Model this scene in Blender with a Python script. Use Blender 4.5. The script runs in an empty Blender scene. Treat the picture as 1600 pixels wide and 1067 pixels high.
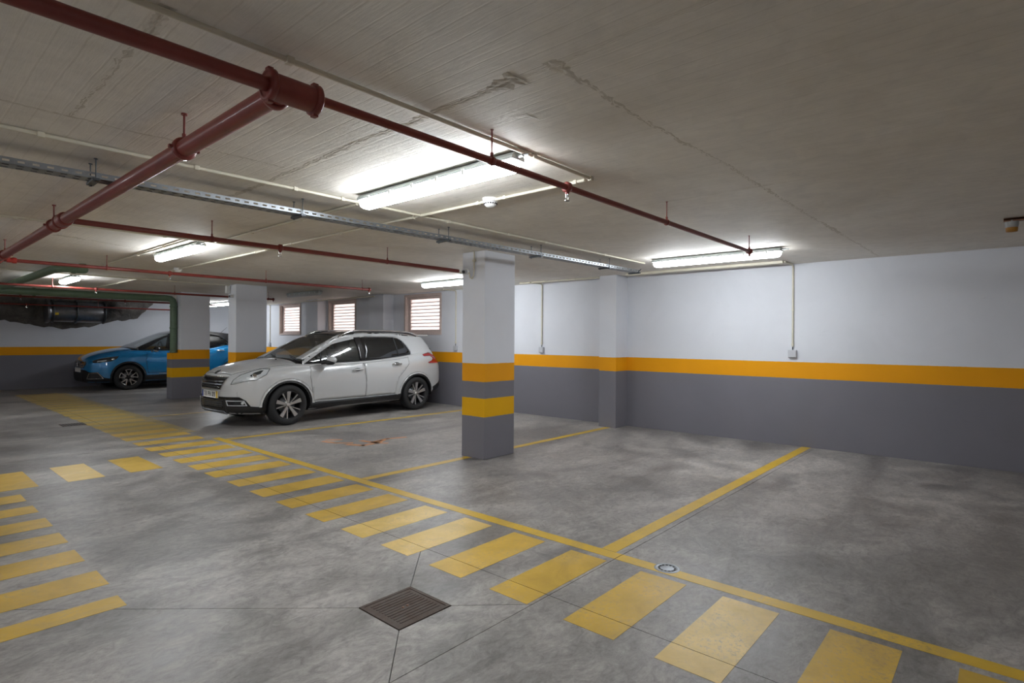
import bpy, bmesh, math, random
import numpy as np
from mathutils import Vector, Matrix
from mathutils.bvhtree import BVHTree
random.seed(7)
SC = bpy.context.scene
COL = SC.collection
PI = math.pi
H = 1.35           # eye height
HC = 2.345         # ceiling height
WX = 7.88          # right wall plane
BY = 18.9          # back wall plane

# ------------------------------------------------------------------ camera
TH = math.radians(41.26); RO = 0.006
f0 = Vector((math.cos(TH), math.sin(TH), 0)); r0 = Vector((math.sin(TH), -math.cos(TH), 0)); u0 = Vector((0, 0, 1))
R = (r0 * math.cos(RO) + u0 * math.sin(RO)); U = (u0 * math.cos(RO) - r0 * math.sin(RO))
cam_d = bpy.data.cameras.new('camera'); cam = bpy.data.objects.new('camera', cam_d); COL.objects.link(cam)
cam.matrix_world = Matrix(((R.x, U.x, -f0.x, 0), (R.y, U.y, -f0.y, 0), (R.z, U.z, -f0.z, H), (0, 0, 0, 1)))
cam_d.sensor_width = 36; cam_d.lens = 883 / 1600 * 36; cam_d.shift_y = -3.5 / 1600
cam_d.clip_start = .05; cam_d.clip_end = 100
SC.camera = cam
# ------------------------------------------------------------------ world, exposure
w = bpy.data.worlds.new('world'); SC.world = w; w.use_nodes = True
w.node_tree.nodes['Background'].inputs[0].default_value = (.75, .82, .95, 1)
w.node_tree.nodes['Background'].inputs[1].default_value = .6
SC.view_settings.view_transform = 'Standard'; SC.view_settings.look = 'None'
SC.view_settings.exposure = 0.38; SC.view_settings.gamma = 1; SC.view_settings.use_curve_mapping = False
SC.cycles.max_bounces = 10; SC.cycles.diffuse_bounces = 6; SC.cycles.transparent_max_bounces = 12
TUBE = 46.0        # strength of a lit fluorescent diffuser
TUBE_HIDDEN = 50.0  # unseen lamps, standing in for the garage's other lighting
DAY = 4.6          # daylight behind the window louvres

# ------------------------------------------------------------------ materials
def nt(name):
    m = bpy.data.materials.new(name); m.use_nodes = True
    n = m.node_tree; b = n.nodes['Principled BSDF']
    return m, n, b
def lk(n, a, b): n.links.new(a, b)
def node(n, t, **k):
    x = n.nodes.new(t)
    for a, v in k.items():
        setattr(x, a, v)
    return x
def mix(n, fac, a, b, mode='MIX'):
    x = n.nodes.new('ShaderNodeMix'); x.data_type = 'RGBA'; x.blend_type = mode
    for i, v in ((0, fac), (6, a), (7, b)):
        if hasattr(v, 'is_linked') or hasattr(v, 'links'): lk(n, v, x.inputs[i])
        else: x.inputs[i].default_value = v if i == 0 else (*v, 1) if len(v) == 3 else v
    return x.outputs[2]
def mth(n, op, a, b=None, clamp=False):
    x = n.nodes.new('ShaderNodeMath'); x.operation = op; x.use_clamp = clamp
    for i, v in ((0, a), (1, b)):
        if v is None: continue
        if hasattr(v, 'links'): lk(n, v, x.inputs[i])
        else: x.inputs[i].default_value = v
    return x.outputs[0]
def pos(n, scale=(1, 1, 1), rot=(0, 0, 0)):
    g = n.nodes.new('ShaderNodeNewGeometry'); mp = n.nodes.new('ShaderNodeMapping')
    mp.inputs['Scale'].default_value = scale; mp.inputs['Rotation'].default_value = rot
    lk(n, g.outputs['Position'], mp.inputs[0]); return mp.outputs[0]
def noise(n, vec, scale, detail=5, rough=.6, dist=0.):
    x = n.nodes.new('ShaderNodeTexNoise'); lk(n, vec, x.inputs['Vector'])
    x.inputs['Scale'].default_value = scale; x.inputs['Detail'].default_value = detail
    x.inputs['Roughness'].default_value = rough; x.inputs['Distortion'].default_value = dist
    return x.outputs[0]
def ramp(n, v, pts):
    x = n.nodes.new('ShaderNodeValToRGB'); lk(n, v, x.inputs[0]); e = x.color_ramp.elements
    while len(e) < len(pts): e.new(.5)
    for i, (p, c) in enumerate(pts):
        e[i].position = p; e[i].color = (c, c, c, 1) if isinstance(c, (int, float)) else (*c, 1)
    return x.outputs[0]
def bump(n, b, h, strength, dist):
    x = n.nodes.new('ShaderNodeBump'); x.inputs['Strength'].default_value = strength; x.inputs['Distance'].default_value = dist
    lk(n, h, x.inputs['Height']); lk(n, x.outputs[0], b.inputs['Normal'])
def plain(name, col, rough=.5, metal=0., coat=0., var=0.):
    m, n, b = nt(name)
    b.inputs['Base Color'].default_value = (*col, 1); b.inputs['Roughness'].default_value = rough
    b.inputs['Metallic'].default_value = metal; b.inputs['Coat Weight'].default_value = coat
    b.inputs['Coat Roughness'].default_value = .05
    if var:
        p = pos(n); v = noise(n, p, 9, 4)
        c = mix(n, ramp(n, v, ((.3, 0.), (.7, 1.))), tuple(x * (1 - var) for x in col), tuple(min(1, x * (1 + var)) for x in col))
        lk(n, c, b.inputs['Base Color'])
    return m
def emit(name, col, s):
    m = bpy.data.materials.new(name); m.use_nodes = True; n = m.node_tree; n.nodes.clear()
    e = n.nodes.new('ShaderNodeEmission'); o = n.nodes.new('ShaderNodeOutputMaterial')
    e.inputs[0].default_value = (*col, 1); e.inputs[1].default_value = s; lk(n, e.outputs[0], o.inputs[0]); return m

def concrete_colour(n):
    """colour and gloss of the trowelled floor, in world coordinates so that slabs and paint share it"""
    p = pos(n); ps = pos(n, (.7, 1.6, 1), (0, 0, .5))
    big = noise(n, ps, .62, 4, .55, 1.0); mid = noise(n, pos(n, (1, 1.25, 1), (0, 0, .4)), 2.3, 10, .70, .9); fine = noise(n, pos(n, (1, 2.2, 1), (0, 0, .7)), 26, 9, .82, 1.2)
    swirl = noise(n, pos(n, (1, 1.5, 1), (0, 0, -.4)), 7.5, 8, .72, 2.2)
    c1 = mix(n, ramp(n, mid, ((.36, 0.), (.62, 1.))), (.208, .197, .189), (.376, .354, .338))
    c2 = mix(n, ramp(n, big, ((.38, 0.), (.56, 1.))), (.64, .635, .63), (1.05, 1.05, 1.03))
    c = mix(n, 1., c1, c2, 'MULTIPLY')
    c = mix(n, .9, c, ramp(n, swirl, ((.34, .68), (.5, 1.), (.66, 1.20))), 'MULTIPLY')
    c = mix(n, .9, c, ramp(n, fine, ((.30, .74), (.70, 1.22))), 'MULTIPLY')
    return c, big, mid, fine
def m_floor():
    m, n, b = nt('trowelled_concrete'); c, big, mid, fine = concrete_colour(n)
    lk(n, c, b.inputs['Base Color'])
    lk(n, ramp(n, mid, ((.3, .30), (.7, .52))), b.inputs['Roughness'])
    b.inputs['Specular IOR Level'].default_value = .45
    bump(n, b, fine, .12, .004); return m
def m_paint(name, col, wear, col2=None):
    m, n, b = nt(name); c, big, mid, fine = concrete_colour(n)
    p = pos(n); sp = noise(n, p, 45, 6, .8); pat = noise(n, p, 3.4, 5, .6, .6)
    w1 = ramp(n, sp, ((.5, 0.), (.72, 1.)))
    w2 = ramp(n, pat, ((.42, 0.), (.66, 1.)))
    wear_f = mth(n, 'ADD', mth(n, 'MULTIPLY', w1, w2), wear, True)
    wear_f = mth(n, 'ADD', mth(n, 'MULTIPLY', wear_f, .88), mth(n, 'MULTIPLY', ramp(n, mid, ((.36, .20), (.50, 0.))), 1.), True)
    base = mix(n, ramp(n, pat, ((.3, 0.), (.7, 1.))), tuple(x * .82 for x in col), col2 or col)
    lk(n, mix(n, wear_f, base, c), b.inputs['Base Color'])
    b.inputs['Roughness'].default_value = .42
    bump(n, b, sp, .1, .003); return m
def m_wall(name, bands, white=(.70, .715, .76)):
    """paint bands by height above the floor"""
    m, n, b = nt(name); g = n.nodes.new('ShaderNodeNewGeometry'); s = n.nodes.new('ShaderNodeSeparateXYZ')
    lk(n, g.outputs['Position'], s.inputs[0]); p = pos(n)
    z = mth(n, 'ADD', s.outputs[2], mth(n, 'MULTIPLY', mth(n, 'SUBTRACT', noise(n, p, 30, 3), .5), .006))
    grime = noise(n, p, 1.3, 6, .6, .6)
    col = None
    for top, cc in bands:
        v = ramp(n, grime, ((.3, tuple(x * .93 for x in cc)), (.7, cc)))
        if col is None: col = v
        else: col = mix(n, mth(n, 'LESS_THAN', z, top), col, v)
    scuff = ramp(n, noise(n, pos(n, (1, 1, 3)), 5, 6, .7, 1.), ((.22, .9), (.36, 1.)))
    lk(n, mix(n, 1., col, scuff, 'MULTIPLY'), b.inputs['Base Color'])
    b.inputs['Roughness'].default_value = .7; b.inputs['Specular IOR Level'].default_value = .3
    bump(n, b, noise(n, p, 60, 5, .7), .12, .003); return m
WHITE = (.70, .715, .76); ORANGE = (.80, .335, .0); GREY = (.185, .18, .205); YEL = (.80, .44, .01)
def m_ceiling():
    m, n, b = nt('board_marked_concrete'); p = pos(n)
    w_ = node(n, 'ShaderNodeTexWave', wave_type='BANDS', bands_direction='X'); lk(n, p, w_.inputs[0])
    w_.inputs['Scale'].default_value = 3.9; w_.inputs['Distortion'].default_value = .9; w_.inputs['Detail'].default_value = 3; w_.inputs['Detail Scale'].default_value = .7
    line = ramp(n, w_.outputs[1], ((.0, 0.), (.035, 1.)))
    grain = noise(n, pos(n, (16, 1.1, 1), (0, 0, .03)), 3.0, 8, .75, .5)
    blot = noise(n, p, .7, 6, .6, .9); rough_ = noise(n, p, 6, 7, .7, .8)
    c = mix(n, ramp(n, blot, ((.34, 0.), (.64, 1.))), (.70, .655, .585), (.80, .765, .705))
    c = mix(n, 1., c, ramp(n, rough_, ((.28, .9), (.6, 1.03))), 'MULTIPLY')
    c = mix(n, 1., c, ramp(n, grain, ((.25, .96), (.6, 1.01))), 'MULTIPLY')
    c = mix(n, .22, c, mix(n, line, (.72, .68, .62), (1, 1, 1)), 'MULTIPLY')
    lk(n, c, b.inputs['Base Color']); b.inputs['Roughness'].default_value = .7
    h = mth(n, 'ADD', mth(n, 'MULTIPLY', line, .22), mth(n, 'ADD', mth(n, 'MULTIPLY', grain, .9), mth(n, 'MULTIPLY', rough_, .7)))
    bump(n, b, h, .32, .010); return m
def m_rough(name, c0, c1, sc=4, bs=.8, bd=.03):
    m, n, b = nt(name); p = pos(n); v = noise(n, p, sc, 8, .72, .6)
    lk(n, mix(n, ramp(n, v, ((.3, 0.), (.68, 1.))), c0, c1), b.inputs['Base Color']); b.inputs['Roughness'].default_value = .85
    bump(n, b, v, bs, bd); return m
def m_glass(name, tint, trans, sheen=None):
    m = bpy.data.materials.new(name); m.use_nodes = True; n = m.node_tree; n.nodes.clear()
    o = n.nodes.new('ShaderNodeOutputMaterial'); t = n.nodes.new('ShaderNodeBsdfTransparent'); g = n.nodes.new('ShaderNodeBsdfGlossy')
    d = n.nodes.new('ShaderNodeBsdfDiffuse'); mx = n.nodes.new('ShaderNodeMixShader'); mx2 = n.nodes.new('ShaderNodeMixShader'); fr = n.nodes.new('ShaderNodeFresnel')
    fr.inputs[0].default_value = 1.5; t.inputs[0].default_value = (*tint, 1); g.inputs['Roughness'].default_value = .02
    g.inputs[0].default_value = (.95, .97, 1, 1); d.inputs[0].default_value = (*(sheen or (tint[0] * .05, tint[1] * .05, tint[2] * .05)), 1)
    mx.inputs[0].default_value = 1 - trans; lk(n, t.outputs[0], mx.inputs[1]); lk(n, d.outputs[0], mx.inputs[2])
    lk(n, mth(n, 'ADD', fr.outputs[0], .04, True), mx2.inputs[0]); lk(n, mx.outputs[0], mx2.inputs[1]); lk(n, g.outputs[0], mx2.inputs[2])
    lk(n, mx2.outputs[0], o.inputs[0]); return m

M = dict(
    floor=m_floor(), ceiling=m_ceiling(),
    wall=m_wall('banded_wall_paint', ((9, WHITE), (1.08, ORANGE), (.87, GREY))),
    column=m_wall('banded_column_paint', ((9, WHITE), (1.075, (.78, .33, .0)), (.868, GREY), (.682, (.74, .39, .0)), (.474, GREY))),
    yellow=m_paint('worn_yellow_paint', (.56, .35, .030), .04, (.68, .43, .045)),
    yellow_pale=m_paint('pale_yellow_paint', (.68, .46, .10), .05, (.78, .55, .17)),
    yellow_thin=m_paint('faded_yellow_paint', (.60, .40, .03), .25),
    yellow_film=m_paint('yellow_smear', (.46, .33, .07), .42),
    yellow_line=m_paint('yellow_line_paint', (.68, .43, .015), .03),
    orange_worn=m_paint('worn_orange_paint', (.78, .28, .05), .36),
    seam=m_rough('chipped_concrete_seam', (.48, .43, .36), (.66, .62, .55), 22, .6, .006),
    joint=plain('joint_filler', (.035, .034, .033), .9),
    red=plain('red_pipe_paint', (.20, .030, .022), .42, 0, .15, .12),
    red_bright=plain('bright_red_paint', (.42, .035, .025), .4),
    cream=plain('cream_plastic', (.62, .58, .47), .5, 0, 0, .06),
    galv=plain('galvanised_steel', (.30, .32, .34), .42, .8, 0, .15),
    steel=plain('dark_steel', (.10, .11, .12), .45, .8),
    lampbody=plain('grey_lamp_plastic', (.38, .41, .41), .45),
    clip=plain('lamp_clip_plastic', (.62, .64, .64), .4),
    tube=emit('lit_diffuser', (.90, .95, 1.0), TUBE), tube_hidden=emit('lit_diffuser_dim', (.93, .96, 1.0), TUBE_HIDDEN),
    unlit=plain('unlit_diffuser', (.42, .43, .42), .3),
    white=plain('white_plastic', (.78, .78, .76), .4), boxgrey=plain('grey_box_plastic', (.50, .51, .54), .45),
    green=plain('green_pipe_paint', (.11, .165, .10), .5, 0, 0, .1),
    black=plain('black_plastic', (.012, .012, .013), .5), rubber=plain('tyre_rubber', (.016, .016, .017), .75, 0, 0, .15),
    blackgloss=plain('gloss_black', (.008, .008, .010), .12, 0, .5), chrome=plain('chrome', (.75, .75, .76), .12, 1.),
    iron=m_rough('rusty_cast_iron', (.070, .043, .032), (.105, .088, .076), 9, .4, .006),
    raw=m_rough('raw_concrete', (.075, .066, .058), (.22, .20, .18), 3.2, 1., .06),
    duct=plain('duct_metal', (.22, .22, .23), .30, .7, 0, .2),
    alu=plain('brushed_rim_metal', (.62, .60, .58), .28, .85), rimdark=plain('dark_rim_paint', (.020, .020, .022), .35, .3),
    stone=m_rough('pinkish_render', (.50, .41, .38), (.60, .50, .46), 14, .2, .004),
    brownmetal=plain('copper_brown_metal', (.20, .09, .05), .5, .3),
    amber=plain('amber_residue', (.35, .16, .02), .4), cup=plain('cloudy_grey_plastic', (.32, .32, .31), .3),
    red_lamp=plain('red_lens', (.33, .012, .012), .12, 0, .6), lens=plain('lamp_lens', (.50, .52, .53), .08, 0, .6), lensdark=plain('lamp_reflector_shade', (.10, .11, .11), .15, .6),
    interior=plain('cabin_trim', (.05, .05, .048), .7), seat=plain('seat_cloth', (.08, .08, .085), .85),
    screen=m_glass('clear_car_glass', (.88, .92, .84), .87, (.36, .36, .32)), tint=m_glass('side_glass', (.50, .56, .58), .85), privacy=m_glass('privacy_glass', (.05, .055, .065), .5),  # windscreen: pale diffuse colour stands in for the reflected ceiling
    plate_blue=plain('plate_blue', (.02, .05, .30), .4), plate_yellow=plain('plate_yellow', (.75, .50, .03), .4), plate_ink=plain('plate_ink', (.02, .02, .02), .5),
    day=emit('daylit_louvre_backing', (1.0, .97, .96), DAY),
)
def m_slat():
    m, n, b = nt('louvre_blade'); b.inputs['Base Color'].default_value = (.88, .84, .83, 1); b.inputs['Roughness'].default_value = .35
    t = n.nodes.new('ShaderNodeBsdfTranslucent'); t.inputs[0].default_value = (.95, .91, .90, 1); mx = n.nodes.new('ShaderNodeMixShader'); mx.inputs[0].default_value = .45
    lk(n, b.outputs[0], mx.inputs[1]); lk(n, t.outputs[0], mx.inputs[2]); lk(n, mx.outputs[0], n.nodes['Material Output'].inputs[0])
    return m
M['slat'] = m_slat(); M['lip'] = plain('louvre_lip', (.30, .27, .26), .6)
def m_carpaint(name, col, metal=.0, rough=.3):
    m, n, b = nt(name); b.inputs['Base Color'].default_value = (*col, 1); b.inputs['Metallic'].default_value = metal
    b.inputs['Roughness'].default_value = rough; b.inputs['Coat Weight'].default_value = .9; b.inputs['Coat Roughness'].default_value = .04
    # light road dust low on the panels
    g = n.nodes.new('ShaderNodeNewGeometry'); s = n.nodes.new('ShaderNodeSeparateXYZ'); lk(n, g.outputs['Position'], s.inputs[0])
    d = noise(n, pos(n), 5, 6, .7, .5)
    f = mth(n, 'MULTIPLY', ramp(n, mth(n, 'ADD', s.outputs[2], mth(n, 'MULTIPLY', d, .3)), ((.35, 1.), (.62, 0.))), .30)
    lk(n, mix(n, f, col, (.33, .30, .26)), b.inputs['Base Color']); return m
M['carwhite'] = m_carpaint('white_car_paint', (.56, .57, .575), .1, .32)
M['carblue'] = m_carpaint('blue_car_paint', (.004, .215, .50), .25, .25)

# ------------------------------------------------------------------ mesh helpers
class MB:
    """collects shapes, builds ONE mesh object"""
    def __init__(s): s.v = []; s.f = []; s.sm = []; s.mi = []
    def add(s, vs, fs, smooth=False, mi=0):
        o = len(s.v); s.v += [tuple(v) for v in vs]; s.f += [tuple(i + o for i in f) for f in fs]
        s.sm += [smooth] * len(fs); s.mi += [mi] * len(fs); return s
    def box(s, a, b, mi=0, bev=0):
        (x0, y0, z0), (x1, y1, z1) = a, b
        if bev:
            bm = bmesh.new(); bmesh.ops.create_cube(bm, size=1)
            for v in bm.verts: v.co = Vector(((x0 + x1) / 2 + v.co.x * (x1 - x0), (y0 + y1) / 2 + v.co.y * (y1 - y0), (z0 + z1) / 2 + v.co.z * (z1 - z0)))
            bmesh.ops.bevel(bm, geom=bm.edges[:], offset=bev, segments=2, affect='EDGES', profile=.6)
            bm.verts.index_update(); s.add([v.co[:] for v in bm.verts], [[v.index for v in f.verts] for f in bm.faces], False, mi); bm.free(); return s
        vs = [(x0, y0, z0), (x1, y0, z0), (x1, y1, z0), (x0, y1, z0), (x0, y0, z1), (x1, y0, z1), (x1, y1, z1), (x0, y1, z1)]
        return s.add(vs, [(0, 3, 2, 1), (4, 5, 6, 7), (0, 1, 5, 4), (1, 2, 6, 5), (2, 3, 7, 6), (3, 0, 4, 7)], False, mi)
    def prism(s, poly, z0, z1, mi=0):
        n = len(poly); vs = [(x, y, z0) for x, y in poly] + [(x, y, z1) for x, y in poly]
        area = sum(poly[i][0] * poly[(i + 1) % n][1] - poly[(i + 1) % n][0] * poly[i][1] for i in range(n))
        if area < 0: vs = [(x, y, z0) for x, y in poly[::-1]] + [(x, y, z1) for x, y in poly[::-1]]
        return s.add(vs, [tuple(range(n))[::-1], tuple(range(n, 2 * n))] + [(i, (i + 1) % n, n + (i + 1) % n, n + i) for i in range(n)], False, mi)
    def tube(s, a, b, r, r2=None, n=16, cap=True, mi=0):
        a = Vector(a); b = Vector(b); r2 = r if r2 is None else r2; d = (b - a).normalized()
        u = d.orthogonal().normalized(); w_ = d.cross(u)
        vs = []
        for c, rr in ((a, r), (b, r2)):
            for k in range(n):
                t = 2 * PI * k / n; vs.append(c + (u * math.cos(t) + w_ * math.sin(t)) * rr)
        s.add(vs, [(k, (k + 1) % n, n + (k + 1) % n, n + k) for k in range(n)], True, mi)
        if cap: s.add(vs, [tuple(range(n))[::-1], tuple(range(n, 2 * n))], False, mi)
        return s
    def path(s, pts, r, n=12, mi=0):
        pts = [Vector(p) for p in pts]; rings = []; prev = None
        for i, p in enumerate(pts):
            d = (pts[min(i + 1, len(pts) - 1)] - pts[max(i - 1, 0)]).normalized()
            u = d.orthogonal().normalized() if prev is None else (prev - d * prev.dot(d)).normalized()
            prev = u; w_ = d.cross(u)
            rings.append([p + (u * math.cos(2 * PI * k / n) + w_ * math.sin(2 * PI * k / n)) * r for k in range(n)])
        vs = [v for q in rings for v in q]; fs = []
        for i in range(len(pts) - 1):
            for k in range(n): fs.append((i * n + k, i * n + (k + 1) % n, (i + 1) * n + (k + 1) % n, (i + 1) * n + k))
        s.add(vs, fs, True, mi); s.add(vs, [tuple(range(n))[::-1], tuple(range((len(pts) - 1) * n, len(pts) * n))], False, mi); return s
    def lathe(s, prof, c=(0, 0, 0), axis='Z', n=32, mi=0, smooth=True):
        vs = []
        for (r, h) in prof:
            for k in range(n):
                t = 2 * PI * k / n; x, y = r * math.cos(t), r * math.sin(t)
                v = (x, y, h) if axis == 'Z' else (h, x, y) if axis == 'X' else (x, h, y)
                vs.append((c[0] + v[0], c[1] + v[1], c[2] + v[2]))
        fs = []
        for i in range(len(prof) - 1):
            for k in range(n): fs.append((i * n + k, i * n + (k + 1) % n, (i + 1) * n + (k + 1) % n, (i + 1) * n + k))
        return s.add(vs, fs, smooth, mi)
    def sphere(s, c, r, sc=(1, 1, 1), n=16, mi=0):
        prof = [(max(1e-4, r * math.sin(PI * i / n)), -r * math.cos(PI * i / n)) for i in range(n + 1)]
        o = len(s.v); s.lathe(prof, (0, 0, 0), 'Z', n, mi)
        for i in range(o, len(s.v)):
            v = s.v[i]; s.v[i] = (c[0] + v[0] * sc[0], c[1] + v[1] * sc[1], c[2] + v[2] * sc[2])
        return s
    def build(s, name, mats, parent=None, loc=None):
        me = bpy.data.meshes.new(name); me.from_pydata(s.v, [], s.f)
        for m_ in (mats if isinstance(mats, (list, tuple)) else [mats]): me.materials.append(m_)
        me.polygons.foreach_set('use_smooth', s.sm); me.polygons.foreach_set('material_index', s.mi); me.update()
        bm = bmesh.new(); bm.from_mesh(me); bmesh.ops.recalc_face_normals(bm, faces=bm.faces[:]); bm.to_mesh(me); bm.free()
        o = bpy.data.objects.new(name, me); COL.objects.link(o)
        if parent: o.parent = parent
        if loc: o.location = loc
        return o
def thing(name, label, cat, loc=(0, 0, 0), rz=0, group=None):
    o = bpy.data.objects.new(name, None); COL.objects.link(o); o.empty_display_size = .1
    o.location = loc; o.rotation_euler = (0, 0, rz); tag(o, label, cat, group); return o
def tag(o, label=None, cat=None, group=None):
    if label: o['label'] = label
    if cat: o['category'] = cat
    if group: o['group'] = group
    return o
def struct(o): o['kind'] = 'structure'; return o
def lab(o, l): o['label'] = l; return o

# ------------------------------------------------------------------ floor
X0, X1, Y0, Y1 = -6.0, WX, -5.0, BY
g = .002
floor = struct(MB().box((X0, Y0, -.16), (X1, Y1, -.012)).build('floor', M['joint']))
MH = (1.625, 1.955, 2.11, 2.44)    # manhole x0 x1 y0 y1
JX, JY = 2.375, 1.815
slabs = [
    [(MH[1], MH[3]), (JX, 2.85), (JX, JY), (2.24, JY), (MH[1], MH[2])],
    [(MH[1], MH[2]), (2.24, JY), (1.35, JY), (MH[0], MH[2])],
    [(MH[0], MH[2]), (1.35, JY), (X0, JY), (X0, 5.95), (-1.6, 5.95), (MH[0], MH[3])],
    [(MH[0], MH[3]), (-1.6, 5.95), (-1.6, 8.0), (JX, 8.0), (JX, 2.85), (MH[1], MH[3])],
    [(X0, 5.95), (-1.6, 5.95), (-1.6, 8.0), (X0, 8.0)],
    [(X0, 8.0), (JX, 8.0), (JX, 13.2), (X0, 13.2)], [(X0, 13.2), (JX, 13.2), (JX, Y1), (X0, Y1)],
    [(JX, JY), (X1, JY), (X1, 8.0), (JX, 8.0)], [(JX, 8.0), (X1, 8.0), (X1, 13.2), (JX, 13.2)], [(JX, 13.2), (X1, 13.2), (X1, Y1), (JX, Y1)],
    [(X0, Y0), (JX, Y0), (JX, JY), (X0, JY)], [(JX, Y0), (X1, Y0), (X1, JY), (JX, JY)],
]
def inset(poly, d):
    n = len(poly); a = sum(poly[i][0] * poly[(i + 1) % n][1] - poly[(i + 1) % n][0] * poly[i][1] for i in range(n))
    if a < 0: poly = poly[::-1]
    out = []
    for i in range(n):
        p, q, r_ = Vector(poly[i - 1]), Vector(poly[i]), Vector(poly[(i + 1) % n])
        e1 = (q - p).normalized(); e2 = (r_ - q).normalized(); n1 = Vector((-e1.y, e1.x)); n2 = Vector((-e2.y, e2.x))
        k = 1 + n1.dot(n2); out.append(tuple(q + (n1 + n2) * (d / max(k, .2))))
    return out
for sl in slabs:
    MB().prism(inset(sl, g), -.012, 0).build('slab', M['floor'], floor)
# painted hatching of the walkway, split where the saw cut crosses it
def bar(x0, x1, y0, y1, mat, name='painted_bar', cut=True):
    m_ = MB(); z1 = .0012
    j = lambda: random.uniform(-.006, .006)
    ys = (y0 + j(), y1 + j())
    for a, b in (((x0 + j(), JX - g), (JX + g, x1 + j())) if cut and x0 < JX < x1 else ((x0 + j(), x1 + j()),)):
        m_.box((a, ys[0], -.004), (b, ys[1], z1))
    return m_.build(name, mat, floor)
ybars = [-.63, -.13, .345, .845, 1.325, 1.83, 2.32, 2.80, 3.27, 3.765, 4.255, 4.73, 5.22, 5.73, 6.19, 6.64, 7.12, 7.59]
k = 8
while ybars[-1] < 16.6: ybars.append(ybars[-1] + .482)
for i, y in enumerate(ybars):
    mt = M['yellow_pale'] if i in (3, 7, 8) else M['yellow_thin'] if y > 9.4 else M['yellow']
    bar(2.215, 2.985, y, y + .275, mt)
b_ = bar(2.22, 3.12, 8.75, 16.9, M['yellow_film'], 'painted_bar'); b_.location.z = -.0006
lab(b_, 'long worn yellow smear under the far walkway bars')
for i, y in enumerate((3.335, 3.685, 4.17, 4.635, 5.11, 5.59, 6.05)):
    bar(.07, .87, y, (3.485, 3.955, 4.435, 4.90, 5.38, 5.84, 6.33)[i], M['yellow'], cut=False)
for x in (-.29, .22, .74, 1.23, 1.73):
    bar(x, x + .285, 6.55, 7.39, M['yellow_pale'] if x == 1.23 else M['yellow'], cut=False)
MB().box((3.04, -5, -.004), (3.135, JY - g, .0013)).box((3.04, JY + g, -.004), (3.135, 8.0, .0013)).build('edge_line', M['yellow_line'], floor)
MB().box((3.14, 1.865, -.004), (7.87, 1.97, .0013)).build('bay_line', M['yellow_line'], floor)
MB().box((3.14, 4.585, -.004), (4.6, 4.68, .0013)).box((5.04, 4.585, -.004), (7.53, 4.68, .0013)).build('bay_line', M['yellow_line'], floor)
MB().box((3.14, 7.72, -.004), (7.87, 7.82, .0013)).build('bay_line', M['yellow_line'], floor)
MB().box((3.14, 10.86, -.004), (4.5, 10.95, .0013)).box((5.1, 10.86, -.004), (7.6, 10.95, .0013)).build('bay_line', M['yellow_thin'], floor)
# worn symbol painted in the second bay (strokes of different wear)
m_ = MB()
def stroke(m_, pts, wd, z=.0011):
    for (a, b) in zip(pts, pts[1:]):
        a = Vector(a); b = Vector(b); d = (b - a).normalized(); n_ = Vector((-d.y, d.x)) * wd / 2; e = d * wd * .3
        m_.prism([tuple(a - n_ - e), tuple(b - n_ + e), tuple(b + n_ + e), tuple(a + n_ - e)], -.004, z)
stroke(m_, [(3.93, 6.72), (3.98, 6.50), (4.12, 6.36)], .07)
stroke(m_, [(4.02, 6.78), (4.16, 6.66)], .06)
stroke(m_, [(4.03, 6.30), (4.12, 6.10), (4.34, 6.12), (4.50, 6.22)], .08)
stroke(m_, [(4.30, 6.40), (4.34, 6.12), (4.42, 6.02)], .07)
stroke(m_, [(4.34, 6.20), (4.62, 6.28), (4.86, 6.20)], .07)
lab(m_.build('painted_symbol', M['orange_worn'], floor), 'worn orange symbol painted in the bay before the column')

# cast iron covers and drains
t = thing('manhole_cover', 'square rusty cast iron cover set in the floor where saw cuts meet', 'cover', ((MH[0] + MH[1]) / 2, (MH[2] + MH[3]) / 2, 0))
hw = (MH[1] - MH[0]) / 2 - .003
m_ = MB()
for a, b in (((-hw, -hw), (hw, -hw + .018)), ((-hw, hw - .018), (hw, hw)), ((-hw, -hw + .018), (-hw + .018, hw - .018)), ((hw - .018, -hw + .018), (hw, hw - .018))):
    m_.box((a[0], a[1], -.011), (b[0], b[1], .003))
m_.build('rim', M['iron'], t)
MB().box((-hw + .0195, -hw + .0195, -.011), (hw - .0195, hw - .0195, .0015), bev=.001).build('plate', M['iron'], t)
for i in range(11):
    y = -hw + .045 + i * (2 * hw - .09) / 10
    if i == 5:
        for a, b in ((-hw + .04, -.03), (.03, hw - .04)): MB().box((a, y - .004, .001), (b, y + .004, .0036)).build('rib', M['iron'], t)
    else:
        MB().box((-hw + .04, y - .0045, .001), (hw - .04, y + .0045, .0036)).build('rib', M['iron'], t)
for s_ in (-1, 1): lab(MB().lathe([(.0001, .0042), (.006, .0042), (.007, .001)], (s_ * .014, 0, 0), n=12).build('key_hole', M['brownmetal'], t), 'bright brown key hole')
t = thing('floor_drain', 'round grey slotted floor drain at the edge of the yellow line', 'drain', (3.125, 1.51, 0))
MB().lathe([(.052, .0008), (.055, .003), (.072, .003), (.076, .0005)], n=40).build('ring', M['galv'], t)
MB().lathe([(.0001, .0022), (.036, .0022), (.038, .0018), (.052, .0018), (.052, .0006)], n=40).build('grate', M['galv'], t)
m_ = MB()
for i in range(13):
    a = 2 * PI * i / 13; c = Vector((math.cos(a), math.sin(a))); n_ = Vector((-c.y, c.x)) * .0065
    m_.prism([tuple(c * .040 - n_), tuple(c * .051 - n_), tuple(c * .051 + n_), tuple(c * .040 + n_)], .0018, .0026)
lab(m_.build('slots', M['joint'], t), 'ring of dark slots')
t = thing('floor_grating', 'dark rectangular grating sunk in the floor beside the far worn walkway', 'grating', (2.08, 10.78, 0))
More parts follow.
